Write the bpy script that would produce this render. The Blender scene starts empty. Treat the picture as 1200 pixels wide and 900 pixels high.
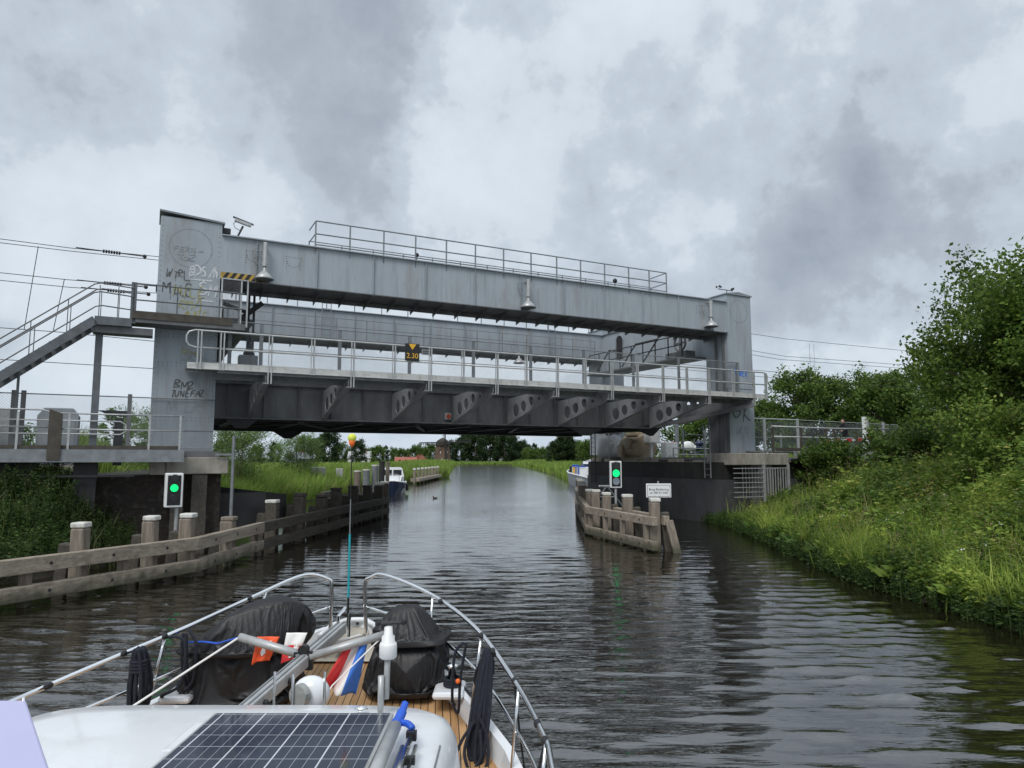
import bpy, math, random
import numpy as np
from mathutils import Vector, Matrix, noise as mnoise
R = math.radians
C = bpy.context.scene.collection
rnd = random.Random(7)

# ------------------------------------------------------------------ camera, world, light
scn = bpy.context.scene
cd = bpy.data.cameras.new('camera'); cam = bpy.data.objects.new('camera', cd); C.objects.link(cam)
cd.sensor_width = 36; cd.lens = 832 / 1200 * 36; cd.clip_end = 6000; cd.clip_start = 0.05
PITCH = math.atan(88 / 832)
cam.location = (0, 0, 3.0); cam.rotation_euler = (math.pi / 2 + PITCH, 0, 0)
scn.camera = cam
vs = scn.view_settings
vs.view_transform = 'Standard'; vs.look = 'None'; vs.exposure = 0.5; vs.gamma = 1; vs.use_curve_mapping = False
scn.cycles.max_bounces = 6; scn.cycles.diffuse_bounces = 3; scn.cycles.glossy_bounces = 3
scn.cycles.transparent_max_bounces = 6; scn.cycles.use_denoising = True

SUN_EL, SUN_AZ = 52, 200          # behind the camera, a little to the left
W = bpy.data.worlds.new('World'); scn.world = W; W.use_nodes = True
nt = W.node_tree; nt.nodes.clear()
def N(t, **k):
    n = nt.nodes.new(t)
    for a, b in k.items(): setattr(n, a, b)
    return n
def L(a, b): nt.links.new(a, b)
out = N('ShaderNodeOutputWorld'); bg = N('ShaderNodeBackground'); bg.inputs['Strength'].default_value = 0.1
L(bg.outputs[0], out.inputs['Surface'])
sky = N('ShaderNodeTexSky', sky_type='NISHITA'); sky.sun_disc = False
sky.sun_elevation = R(SUN_EL); sky.sun_rotation = R(SUN_AZ)
tc = N('ShaderNodeTexCoord'); nrm = N('ShaderNodeVectorMath', operation='NORMALIZE'); L(tc.outputs['Generated'], nrm.inputs[0])
sep = N('ShaderNodeSeparateXYZ'); L(nrm.outputs[0], sep.inputs[0])
def MA(op, a, b=None, c=None, clamp=False):
    n = N('ShaderNodeMath', operation=op); n.use_clamp = clamp
    for i, x in enumerate((a, b, c)):
        if x is None: continue
        if isinstance(x, (int, float)): n.inputs[i].default_value = x
        else: L(x, n.inputs[i])
    return n.outputs[0]
zc = MA('MAXIMUM', sep.outputs[2], 0.0); zd = MA('ADD', zc, 0.42)
px = MA('DIVIDE', sep.outputs[0], zd); py = MA('DIVIDE', sep.outputs[1], zd)
cmb = N('ShaderNodeCombineXYZ'); L(px, cmb.inputs[0]); L(py, cmb.inputs[1])
def noise_w(scale, detail, rough, off, dist=0.0, src=None):
    mp = N('ShaderNodeMapping'); mp.inputs['Location'].default_value = off; L(src or cmb.outputs[0], mp.inputs[0])
    n = N('ShaderNodeTexNoise'); n.inputs['Scale'].default_value = scale; n.inputs['Detail'].default_value = detail
    n.inputs['Roughness'].default_value = rough; n.inputs['Distortion'].default_value = dist; L(mp.outputs[0], n.inputs['Vector'])
    return n
n1 = noise_w(2.3, 10, 0.52, (3.1, 1.7, 0), 0.1); n2 = noise_w(4.6, 9, 0.6, (8.2, 4.4, 2.0), 0.0, nrm.outputs[0])
wv = N('ShaderNodeVectorMath', operation='SUBTRACT'); L(n2.outputs['Color'], wv.inputs[0]); wv.inputs[1].default_value = (.5, .5, .5)
ws = N('ShaderNodeVectorMath', operation='SCALE'); L(wv.outputs[0], ws.inputs[0]); ws.inputs['Scale'].default_value = 0.34
wd = N('ShaderNodeVectorMath', operation='ADD'); L(nrm.outputs[0], wd.inputs[0]); L(ws.outputs[0], wd.inputs[1])
def dirv(x, y):      # direction in the sky
    a = (x - 600) / 832; c = (450 - y) / 832
    v = Vector((a, math.cos(PITCH) - c * math.sin(PITCH), math.sin(PITCH) + c * math.cos(PITCH))); return v.normalized()
tot = MA('ADD', MA('MULTIPLY', MA('SUBTRACT', n1.outputs[0], 0.5), 1.0), MA('MULTIPLY', MA('SUBTRACT', n2.outputs[0], 0.5), 1.0))
n3 = noise_w(11.0, 8, 0.6, (1.2, 7.4, 3.0), 0.0, nrm.outputs[0]); tot = MA('ADD', tot, MA('MULTIPLY', MA('SUBTRACT', n3.outputs[0], 0.5), 0.6))
tot = MA('ADD', tot, 0.585)
CLOUDS = [(395, 110, .05, .22, -.30), (470, 185, .03, .20, -.24), (690, 215, .03, .16, -.20), (900, 250, .05, .20, -.34), (1010, 235, .02, .16, -.22),
          (1130, 140, .03, .16, -.16), (1010, 160, .01, .07, -.2), (250, 200, .02, .24, .14), (560, 225, .0, .13, .22), (1010, 120, .02, .26, .08), (800, 90, .05, .35, .05),
          (980, 210, .0, .09, .16), (60, 120, .05, .3, .02), (340, 240, .0, .1, .18), (150, 420, .02, .25, .2), (560, 480, .05, .2, -.05), (1000, 400, .03, .25, -.02)]
for (cx, cy, r0, r1, amp) in CLOUDS:
    d = N('ShaderNodeVectorMath', operation='DISTANCE'); L(wd.outputs[0], d.inputs[0]); d.inputs[1].default_value = dirv(cx, cy)
    m = N('ShaderNodeMapRange', interpolation_type='SMOOTHSTEP'); L(d.outputs['Value'], m.inputs[0])
    m.inputs[1].default_value = r0; m.inputs[2].default_value = r1; m.inputs[3].default_value = amp * .68; m.inputs[4].default_value = 0
    tot = MA('ADD', tot, m.outputs[0])
cr = N('ShaderNodeValToRGB'); L(tot, cr.inputs[0]); e = cr.color_ramp.elements
e[0].position = .0; e[0].color = (.26, .295, .355, 1); e[1].position = .86; e[1].color = (.615, .675, .735, 1)
k = e.new(.36); k.color = (.375, .415, .475, 1); k = e.new(.44); k.color = (.435, .49, .55, 1); k = e.new(.56); k.color = (.48, .54, .60, 1); k = e.new(.63); k.color = (.555, .615, .675, 1)
hz = N('ShaderNodeMapRange', interpolation_type='SMOOTHSTEP'); L(sep.outputs[2], hz.inputs[0])
hz.inputs[1].default_value = -.02; hz.inputs[2].default_value = .13; hz.inputs[3].default_value = .62; hz.inputs[4].default_value = 0
mh = N('ShaderNodeMixRGB'); L(hz.outputs[0], mh.inputs[0]); L(cr.outputs[0], mh.inputs[1]); mh.inputs[2].default_value = (.47, .56, .69, 1)
ze = N('ShaderNodeMapRange', interpolation_type='SMOOTHSTEP'); L(sep.outputs[2], ze.inputs[0])       # an overcast sky is brightest overhead
ze.inputs[1].default_value = .45; ze.inputs[2].default_value = 1; ze.inputs[3].default_value = 8.5; ze.inputs[4].default_value = 12.5
sc = N('ShaderNodeVectorMath', operation='SCALE'); L(mh.outputs[0], sc.inputs[0]); L(ze.outputs[0], sc.inputs['Scale'])
mx = N('ShaderNodeMixRGB'); mx.inputs[0].default_value = .94; L(sky.outputs[0], mx.inputs[1]); L(sc.outputs[0], mx.inputs[2])
L(mx.outputs[0], bg.inputs[0])
sl = bpy.data.lights.new('sun', 'SUN'); sl.energy = 1.5; sl.angle = R(25); sl.color = (1, .97, .93)
so = bpy.data.objects.new('sun', sl); C.objects.link(so)
sdir = Vector((math.sin(R(SUN_AZ)) * math.cos(R(SUN_EL)), math.cos(R(SUN_AZ)) * math.cos(R(SUN_EL)), math.sin(R(SUN_EL))))
so.rotation_euler = sdir.to_track_quat('Z', 'Y').to_euler(); so.location = (0, 0, 60)

# ------------------------------------------------------------------ materials
MATS = {}
def mat(name, col, rough=.6, metal=0, var=.25, scale=3.0, stretch=(1, 1, 1), spots=None, spot_amt=.5, spot_scale=2.0, bump=.0, bscale=30, spec=.5, coat=0, streak=0, streak_col=(.10, .085, .07)):
    m = bpy.data.materials.new(name); m.use_nodes = True; t = m.node_tree; b = t.nodes['Principled BSDF']
    b.inputs['Roughness'].default_value = rough; b.inputs['Metallic'].default_value = metal; b.inputs['Specular IOR Level'].default_value = spec
    b.inputs['Coat Weight'].default_value = coat
    co = t.nodes.new('ShaderNodeTexCoord'); mp = t.nodes.new('ShaderNodeMapping'); mp.inputs['Scale'].default_value = stretch
    t.links.new(co.outputs['Object'], mp.inputs[0])
    n = t.nodes.new('ShaderNodeTexNoise'); n.inputs['Scale'].default_value = scale; n.inputs['Detail'].default_value = 7; n.inputs['Roughness'].default_value = .65
    t.links.new(mp.outputs[0], n.inputs['Vector'])
    r = t.nodes.new('ShaderNodeValToRGB'); t.links.new(n.outputs[0], r.inputs[0]); el = r.color_ramp.elements
    el[0].position = .3; el[1].position = .7
    el[0].color = tuple(max(0, c * (1 - var)) for c in col) + (1,); el[1].color = tuple(min(1, c * (1 + var)) for c in col) + (1,)
    last = r.outputs[0]
    if spots:
        n2 = t.nodes.new('ShaderNodeTexNoise'); n2.inputs['Scale'].default_value = spot_scale; n2.inputs['Detail'].default_value = 8; n2.inputs['Roughness'].default_value = .7
        mp2 = t.nodes.new('ShaderNodeMapping'); mp2.inputs['Location'].default_value = (5, 3, 9); mp2.inputs['Scale'].default_value = stretch
        t.links.new(co.outputs['Object'], mp2.inputs[0]); t.links.new(mp2.outputs[0], n2.inputs['Vector'])
        mr = t.nodes.new('ShaderNodeMapRange'); t.links.new(n2.outputs[0], mr.inputs[0]); mr.inputs[1].default_value = .52; mr.inputs[2].default_value = .7; mr.inputs[4].default_value = spot_amt
        mi = t.nodes.new('ShaderNodeMixRGB'); t.links.new(mr.outputs[0], mi.inputs[0]); t.links.new(last, mi.inputs[1]); mi.inputs[2].default_value = spots + (1,); last = mi.outputs[0]
    if streak:
        n4 = t.nodes.new('ShaderNodeTexNoise'); n4.inputs['Scale'].default_value = 1.0; n4.inputs['Detail'].default_value = 6; n4.inputs['Roughness'].default_value = .6
        mp4 = t.nodes.new('ShaderNodeMapping'); mp4.inputs['Scale'].default_value = (7, 7, .45); t.links.new(co.outputs['Object'], mp4.inputs[0]); t.links.new(mp4.outputs[0], n4.inputs['Vector'])
        mr4 = t.nodes.new('ShaderNodeMapRange'); t.links.new(n4.outputs[0], mr4.inputs[0]); mr4.inputs[1].default_value = .54; mr4.inputs[2].default_value = .74; mr4.inputs[4].default_value = streak
        mi4 = t.nodes.new('ShaderNodeMixRGB'); t.links.new(mr4.outputs[0], mi4.inputs[0]); t.links.new(last, mi4.inputs[1]); mi4.inputs[2].default_value = streak_col + (1,); last = mi4.outputs[0]
    t.links.new(last, b.inputs['Base Color'])
    if bump:
        n3 = t.nodes.new('ShaderNodeTexNoise'); n3.inputs['Scale'].default_value = bscale; n3.inputs['Detail'].default_value = 5; t.links.new(mp.outputs[0], n3.inputs['Vector'])
        bu = t.nodes.new('ShaderNodeBump'); bu.inputs['Strength'].default_value = bump; bu.inputs['Distance'].default_value = .02
        t.links.new(n3.outputs[0], bu.inputs['Height']); t.links.new(bu.outputs[0], b.inputs['Normal'])
    MATS[name] = m; return m
def emat(name, col, s):
    m = bpy.data.materials.new(name); m.use_nodes = True; b = m.node_tree.nodes['Principled BSDF']
    b.inputs['Base Color'].default_value = col + (1,); b.inputs['Emission Color'].default_value = col + (1,); b.inputs['Emission Strength'].default_value = s; return m
def leafmat(name, a, b2, c=None, transl=.3, rough=.55):
    m = bpy.data.materials.new(name); m.use_nodes = True; t = m.node_tree; b = t.nodes['Principled BSDF']; o = t.nodes['Material Output']
    g = t.nodes.new('ShaderNodeNewGeometry'); r = t.nodes.new('ShaderNodeValToRGB'); t.links.new(g.outputs['Random Per Island'], r.inputs[0])
    el = r.color_ramp.elements; el[0].color = a + (1,); el[1].color = b2 + (1,)
    if c: k = el.new(.93); k.color = b2 + (1,); el[2].color = c + (1,); el[2].position = 1
    co = t.nodes.new('ShaderNodeTexCoord'); n = t.nodes.new('ShaderNodeTexNoise'); n.inputs['Scale'].default_value = .55; n.inputs['Detail'].default_value = 4
    t.links.new(co.outputs['Object'], n.inputs['Vector'])
    mr = t.nodes.new('ShaderNodeMapRange'); t.links.new(n.outputs[0], mr.inputs[0]); mr.inputs[1].default_value = .3; mr.inputs[2].default_value = .7; mr.inputs[3].default_value = .55; mr.inputs[4].default_value = 1.45
    mu = t.nodes.new('ShaderNodeVectorMath'); mu.operation = 'SCALE'; t.links.new(r.outputs[0], mu.inputs[0]); t.links.new(mr.outputs[0], mu.inputs['Scale'])
    t.links.new(mu.outputs[0], b.inputs['Base Color']); b.inputs['Roughness'].default_value = rough; b.inputs['Specular IOR Level'].default_value = .3
    tr = t.nodes.new('ShaderNodeBsdfTranslucent'); t.links.new(mu.outputs[0], tr.inputs[0])
    mi = t.nodes.new('ShaderNodeMixShader'); mi.inputs[0].default_value = transl
    t.links.new(b.outputs[0], mi.inputs[1]); t.links.new(tr.outputs[0], mi.inputs[2]); t.links.new(mi.outputs[0], o.inputs['Surface'])
    return m
steel = mat('grey_paint', (.315, .352, .385), .5, 0, .10, 1.2, (1.5, 1.5, .35), (.24, .225, .21), .75, .8, .05, 8, streak=.32)
steel_b = mat('dull_grey_paint', (.21, .23, .25), .55, 0, .15, 1.2, (1.5, 1.5, .4), (.17, .16, .15), .5, 1.5, .05, 8, streak=.5)
steel_dk = mat('dark_steel', (.125, .129, .134), .55, .0, .35, 1.3, (1.2, 1.2, .5), (.085, .08, .075), .6, 2.2, .1, 10, streak=.4)  # dark grey steel tone with random blotches and streaks
steel_blk = mat('black_steel', (.022, .022, .024), .6, 0, .4, 2)
brkt = mat('bracket_steel', (.235, .24, .245), .55, 0, .25, 1.6, (1.2, 1.2, .5), (.12, .115, .11), .6, 2.4, .1, 10)
stair_m = mat('dark_grey_stair_steel', (.105, .115, .125), .5, .1, .3, 3)
galv = mat('galvanised', (.42, .43, .43), .45, .35, .2, 4, (1, 1, 1), (.25, .23, .2), .5, 5)
galv_dk = mat('dull_galvanised', (.22, .235, .245), .5, .3, .25, 4)
alu = mat('aluminium_deck', (.50, .50, .48), .5, .1, .15, 3, (.6, .6, 3), (.27, .25, .22), .6, 3, streak=.5)
rustwood = mat('brown_edge_board', (.065, .056, .044), .8, 0, .3, 5)
chrome = mat('polished_steel', (.78, .79, .80), .16, 1.0, .05, 3)
concrete = mat('weathered_concrete', (.30, .28, .24), .85, 0, .25, 3, (1, 1, .5), (.12, .11, .085), .8, 1.8, .3, 18)
darkwall = mat('tarred_wall', (.022, .021, .020), .7, 0, .5, 1.5, (1, 1, .3), (.06, .052, .04), .5, 1.2, .2, 9)
greywall = mat('grey_quay_wall', (.052, .055, .058), .65, 0, .35, 1.0, (1, 1, .35), (.025, .022, .02), .8, 1.0, .15, 8)
wood_v = mat('weathered_wood_pile', (.20, .168, .135), .85, 0, .4, 5, (3, 3, .25), (.07, .06, .045), .6, 3, .5, 12)
wood_h = mat('weathered_wood_beam', (.275, .232, .185), .85, 0, .35, 4, (3, .22, 3), (.10, .08, .055), .6, 2.2, .5, 12)
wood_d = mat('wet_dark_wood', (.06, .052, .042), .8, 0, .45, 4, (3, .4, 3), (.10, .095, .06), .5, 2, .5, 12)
capwhite = mat('white_pile_cap', (.62, .61, .57), .6, 0, .15, 5, spots=(.22, .22, .16), spot_amt=.8, spot_scale=5, streak=.6, streak_col=(.2, .2, .15))
white = mat('white_gelcoat', (.72, .735, .755), .22, 0, .05, 1.5, (1, 1, 1), (.55, .56, .55), .35, 3.0, coat=.3)
whitep = mat('white_paint', (.74, .75, .75), .4, 0, .06, 4, spots=(.5, .5, .48), spot_amt=.4)
lav = mat('lavender_panel', (.46, .46, .66), .5, 0, .02, 2)
black_c = mat('black_cover_cloth', (.010, .010, .0115), .5, 0, .3, 6, bump=.12, bscale=60, spec=.45)
ropem = mat('navy_rope', (.014, .017, .028), .9, 0, .4, 40, bump=.6, bscale=160)
blackp = mat('black_plastic', (.012, .012, .013), .4, 0, .2, 5)
red = mat('red_cloth', (.66, .03, .035), .7, 0, .12, 6); flagw = mat('white_cloth', (.80, .79, .77), .7, 0, .06, 6); blue = mat('blue_cloth', (.05, .19, .66), .7, 0, .12, 6)
orange = mat('orange_cloth', (.80, .10, .025), .6, 0, .1, 6)
yellow = mat('yellow_paint', (.75, .42, .03), .5, 0, .2, 4)
teal = mat('teal_pole', (.02, .33, .38), .35, 0, .1, 5); lime = mat('lime_ball', (.65, .70, .08), .5, 0, .05, 5); orange_p = mat('orange_paint', (.85, .16, .02), .5, 0, .05, 5)
bluep = mat('blue_plastic', (.02, .10, .55), .4, 0, .1, 5)
navy = mat('navy_hull', (.012, .02, .05), .25, 0, .2, 2)
tint = mat('dark_glass', (.02, .025, .03), .08, 0, .1, 2)
brick_red = mat('red_roof', (.32, .11, .075), .8, 0, .25, 6)
thatch = mat('brown_mill_wall', (.13, .085, .06), .9, 0, .3, 2)
barge_g = mat('grey_barge_hull', (.24, .26, .28), .6, 0, .15, 1, (1, 1, .2), (.15, .14, .13), .5, 1)
skin = mat('skin', (.50, .30, .22), .6); hairm = mat('dark_hair', (.03, .02, .015), .8); cloth_d = mat('dark_jacket', (.014, .015, .018), .85); jeans = mat('dark_trousers', (.025, .03, .05), .85)
bark = mat('bark', (.085, .07, .052), .9, 0, .4, 6, (1, 1, .3), bump=.5, bscale=14)
yel_graf = mat('yellow_spray_paint', (.36, .35, .17), .7, 0, .2, 6); wht_graf = mat('white_spray_paint', (.6, .62, .64), .7, 0, .1, 6); blk_graf = mat('black_spray_paint', (.11, .115, .12), .7, 0, .2, 6); grey_graf = mat('faded_spray_paint', (.29, .315, .34), .7, 0, .2, 6)
ballast = mat('track_ballast', (.16, .145, .125), .95, 0, .5, 14, bump=.8, bscale=30)
green_on = emat('green_lamp', (.0, .9, .2), .6)
solar_m = bpy.data.materials.new('solar_cells'); solar_m.use_nodes = True
terr_m = None

def slime(m):
    # algae on the timber where the water reaches it
    t = m.node_tree; b = t.nodes['Principled BSDF']; src = b.inputs['Base Color'].links[0].from_socket
    co = t.nodes.new('ShaderNodeTexCoord'); sp = t.nodes.new('ShaderNodeSeparateXYZ'); t.links.new(co.outputs['Object'], sp.inputs[0])
    n = t.nodes.new('ShaderNodeTexNoise'); n.inputs['Scale'].default_value = 3.5; n.inputs['Detail'].default_value = 6; t.links.new(co.outputs['Object'], n.inputs[0])
    a = t.nodes.new('ShaderNodeMath'); a.operation = 'MULTIPLY_ADD'; a.inputs[1].default_value = .5; t.links.new(n.outputs[0], a.inputs[0]); t.links.new(sp.outputs[2], a.inputs[2])
    mr = t.nodes.new('ShaderNodeMapRange'); t.links.new(a.outputs[0], mr.inputs[0]); mr.inputs[1].default_value = .42; mr.inputs[2].default_value = .66; mr.inputs[3].default_value = .8; mr.inputs[4].default_value = 0
    mi = t.nodes.new('ShaderNodeMixRGB'); t.links.new(mr.outputs[0], mi.inputs[0]); t.links.new(src, mi.inputs[1]); mi.inputs[2].default_value = (.035, .04, .018, 1); t.links.new(mi.outputs[0], b.inputs['Base Color'])
for m_ in (wood_v, wood_h): slime(m_)

# brick
def brickmat():
    m = bpy.data.materials.new('dark_brick'); m.use_nodes = True; t = m.node_tree; b = t.nodes['Principled BSDF']; b.inputs['Roughness'].default_value = .85
    co = t.nodes.new('ShaderNodeTexCoord'); mp = t.nodes.new('ShaderNodeMapping'); mp.inputs['Rotation'].default_value = (R(90), 0, 0)
    br = t.nodes.new('ShaderNodeTexBrick'); br.inputs['Scale'].default_value = 3.6; br.inputs['Color1'].default_value = (.03, .022, .018, 1); br.inputs['Color2'].default_value = (.05, .037, .03, 1); br.inputs['Mortar'].default_value = (.022, .02, .018, 1)
    t.links.new(co.outputs['Object'], mp.inputs[0]); t.links.new(mp.outputs[0], br.inputs[0])
    n = t.nodes.new('ShaderNodeTexNoise'); n.inputs['Scale'].default_value = 5; n.inputs['Detail'].default_value = 9; t.links.new(co.outputs['Object'], n.inputs[0])
    mr = t.nodes.new('ShaderNodeMapRange'); t.links.new(n.outputs[0], mr.inputs[0]); mr.inputs[1].default_value = .55; mr.inputs[2].default_value = .68; mr.inputs[4].default_value = .35
    mi = t.nodes.new('ShaderNodeMixRGB'); t.links.new(mr.outputs[0], mi.inputs[0]); t.links.new(br.outputs[0], mi.inputs[1]); mi.inputs[2].default_value = (.16, .15, .13, 1)
    t.links.new(mi.outputs[0], b.inputs['Base Color'])
    bu = t.nodes.new('ShaderNodeBump'); bu.inputs['Strength'].default_value = .5; t.links.new(br.outputs['Fac'], bu.inputs['Height']); bu.invert = True; t.links.new(bu.outputs[0], b.inputs['Normal'])
    return m
brick = brickmat()

# ------------------------------------------------------------------ builders
class MB:
    def __init__(s): s.v = []; s.f = []; s.mi = []; s.cur = 0
    def add(s, vs, fs):
        o = len(s.v); s.v += [tuple(x) for x in vs]; s.f += [tuple(i + o for i in f) for f in fs]; s.mi += [s.cur] * len(fs)
        return s
    def box(s, x0, x1, y0, y1, z0, z1):
        return s.add([(x0, y0, z0), (x1, y0, z0), (x1, y1, z0), (x0, y1, z0), (x0, y0, z1), (x1, y0, z1), (x1, y1, z1), (x0, y1, z1)],
                     [(3, 2, 1, 0), (4, 5, 6, 7), (0, 1, 5, 4), (1, 2, 6, 5), (2, 3, 7, 6), (3, 0, 4, 7)])
    def bar(s, p, q, w, h, up=(0, 0, 1)):
        p = Vector(p); q = Vector(q); d = (q - p).normalized(); up = Vector(up)
        if abs(d.dot(up)) > .99: up = Vector((0, 1, 0))
        a = d.cross(up).normalized() * (w / 2); b = a.cross(d).normalized() * (h / 2)
        vs = [p - a - b, p + a - b, p + a + b, p - a + b, q - a - b, q + a - b, q + a + b, q - a + b]
        return s.add(vs, [(3, 2, 1, 0), (4, 5, 6, 7), (0, 1, 5, 4), (1, 2, 6, 5), (2, 3, 7, 6), (3, 0, 4, 7)])
    def tube(s, pts, r, n=8, closed=False):
        pts = [Vector(p) for p in pts]; m = len(pts); rr = r if isinstance(r, (list, tuple)) else [r] * m
        vs = []; fs = []; prev = None
        for i, p in enumerate(pts):
            if closed: d = pts[(i + 1) % m] - pts[i - 1]
            else: d = pts[min(i + 1, m - 1)] - pts[max(i - 1, 0)]
            if d.length < 1e-9: d = Vector((0, 0, 1))
            d.normalize()
            if prev is None:
                a = d.cross(Vector((0, 0, 1)) if abs(d.z) < .9 else Vector((1, 0, 0)))
            else: a = prev - d * prev.dot(d)
            a.normalize(); prev = a.copy(); b = d.cross(a)
            for k in range(n):
                t = 2 * math.pi * k / n; vs.append(p + (a * math.cos(t) + b * math.sin(t)) * rr[i])
        for i in range(m if closed else m - 1):
            j = (i + 1) % m
            for k in range(n): fs.append((i * n + k, i * n + (k + 1) % n, j * n + (k + 1) % n, j * n + k))
        if not closed: fs.append(tuple(range(n - 1, -1, -1))); fs.append(tuple((m - 1) * n + k for k in range(n)))
        return s.add(vs, fs)
    def prism(s, poly, ext):
        n = len(poly); e = Vector(ext); vs = [Vector(p) for p in poly] + [Vector(p) + e for p in poly]
        fs = [tuple(range(n - 1, -1, -1)), tuple(range(n, 2 * n))] + [(i, (i + 1) % n, n + (i + 1) % n, n + i) for i in range(n)]
        return s.add(vs, fs)
    def ball(s, c, r, sc=(1, 1, 1), n=12, m=8):
        vs = []; fs = []
        for i in range(m + 1):
            ph = math.pi * i / m
            for k in range(n):
                t = 2 * math.pi * k / n
                vs.append((c[0] + r * sc[0] * math.sin(ph) * math.cos(t), c[1] + r * sc[1] * math.sin(ph) * math.sin(t), c[2] + r * sc[2] * math.cos(ph)))
        for i in range(m):
            for k in range(n): fs.append((i * n + k, (i + 1) * n + k, (i + 1) * n + (k + 1) % n, i * n + (k + 1) % n))
        return s.add(vs, fs)
    def lathe(s, prof, c=(0, 0, 0), n=20):
        vs = []; fs = []; m = len(prof)
        for (r, z) in prof:
            for k in range(n):
                t = 2 * math.pi * k / n; vs.append((c[0] + r * math.cos(t), c[1] + r * math.sin(t), c[2] + z))
        for i in range(m - 1):
            for k in range(n): fs.append((i * n + k, i * n + (k + 1) % n, (i + 1) * n + (k + 1) % n, (i + 1) * n + k))
        fs.append(tuple(range(n - 1, -1, -1))); fs.append(tuple((m - 1) * n + k for k in range(n)))
        return s.add(vs, fs)
    def grid(s, rows, closed=False):
        m = len(rows); n = len(rows[0]); vs = [p for r in rows for p in r]
        fs = [(i * n + k, i * n + (k + 1) % n, (i + 1) * n + (k + 1) % n, (i + 1) * n + k) for i in range(m - 1) for k in range(n if closed else n - 1)]
        return s.add(vs, fs)
    def build(s, name, m, parent=None, bevel=0, smooth=False, loc=None):
        me = bpy.data.meshes.new(name); me.from_pydata(s.v, [], s.f)
        for x in (m if isinstance(m, (list, tuple)) else [m]): me.materials.append(x)
        if any(s.mi): me.polygons.foreach_set('material_index', s.mi)
        me.update()
        if smooth: me.polygons.foreach_set('use_smooth', [True] * len(me.polygons))
        o = bpy.data.objects.new(name, me); C.objects.link(o)
        if parent: o.parent = parent
        if loc: o.location = loc
        if bevel:
            b = o.modifiers.new('bevel', 'BEVEL'); b.width = bevel; b.segments = 2; b.limit_method = 'ANGLE'; b.angle_limit = R(40)
        return o
def tag(o, label=None, cat=None, group=None, kind=None):
    if label: o['label'] = label
    if cat: o['category'] = cat
    if group: o['group'] = group
    if kind: o['kind'] = kind
    return o
def thing(name, label, cat, loc=(0, 0, 0), rz=0, group=None):
    o = bpy.data.objects.new(name, None); C.objects.link(o); o.location = loc; o.rotation_euler = (0, 0, rz); o.empty_display_size = .2
    return tag(o, label, cat, group)
def copy_tree(o, parent=None):
    c = o.copy(); C.objects.link(c)
    if parent: c.parent = parent
    for ch in list(o.children): copy_tree(ch, c)
    return c
def meshfrom(curve_obj):
    C.objects.link(curve_obj); dg = bpy.context.evaluated_depsgraph_get(); dg.update()
    me = bpy.data.meshes.new_from_object(curve_obj.evaluated_get(dg)); bpy.data.objects.remove(curve_obj); return me
def plate(name, outline, holes, thick, axes, origin, m, parent, bevelless=True):
    """flat plate with round holes: 2D outline, thickness; axes = (X vector, Y vector, Z vector)"""
    cu = bpy.data.curves.new(name, 'CURVE'); cu.dimensions = '2D'; cu.fill_mode = 'BOTH'; cu.extrude = thick / 2
    loops = [outline] + [[(cx + r * math.cos(2 * math.pi * k / 20), cy + r * math.sin(2 * math.pi * k / 20)) for k in range(20)] for cx, cy, r in holes]
    for lp in loops:
        sp = cu.splines.new('POLY'); sp.points.add(len(lp) - 1)
        for p, (x, y) in zip(sp.points, lp): p.co = (x, y, 0, 1)
        sp.use_cyclic_u = True
    me = meshfrom(bpy.data.objects.new(name, cu)); X, Y, Z = (Vector(a) for a in axes); O = Vector(origin)
    for v in me.vertices: v.co = O + X * v.co.x + Y * v.co.y + Z * v.co.z
    me.materials.clear(); me.materials.append(m); o = bpy.data.objects.new(name, me); C.objects.link(o); o.parent = parent
    return o
def text(name, body, size, m, parent, loc, rot, thick=.004, align='CENTER'):
    cu = bpy.data.curves.new(name, 'FONT'); cu.body = body; cu.size = size; cu.extrude = thick; cu.align_x = align; cu.align_y = 'CENTER'
    me = meshfrom(bpy.data.objects.new(name, cu)); me.materials.clear(); me.materials.append(m)
    o = bpy.data.objects.new(name, me); C.objects.link(o); o.parent = parent; o.location = loc; o.rotation_euler = rot; return o
def fastmesh(name, verts, faces, m, parent=None, smooth=False):
    """verts (N,3) array, faces (M,k) array"""
    me = bpy.data.meshes.new(name); n = len(verts); k = faces.shape[1]; M_ = len(faces)
    me.vertices.add(n); me.vertices.foreach_set('co', np.asarray(verts, dtype=np.float32).ravel())
    me.loops.add(M_ * k); me.loops.foreach_set('vertex_index', np.asarray(faces, dtype=np.int32).ravel())
    me.polygons.add(M_); me.polygons.foreach_set('loop_start', np.arange(0, M_ * k, k, dtype=np.int32))
    me.update(calc_edges=True); me.materials.append(m)
    if smooth: me.polygons.foreach_set('use_smooth', np.ones(M_, dtype=bool))
    o = bpy.data.objects.new(name, me); C.objects.link(o)
    if parent: o.parent = parent
    return o

# bridge frame: u along the bridge, v away across it, z up
ANG = R(27); UX, UY = math.cos(ANG), math.sin(ANG); OX, OY = -10.154, 22.0
def B(u, v, z=0.0): return Vector((OX + u * UX - v * UY, OY + u * UY + v * UX, z))
def uv_of(x, y): return (x - OX) * UX + (y - OY) * UY, -(x - OX) * UY + (y - OY) * UX

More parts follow.
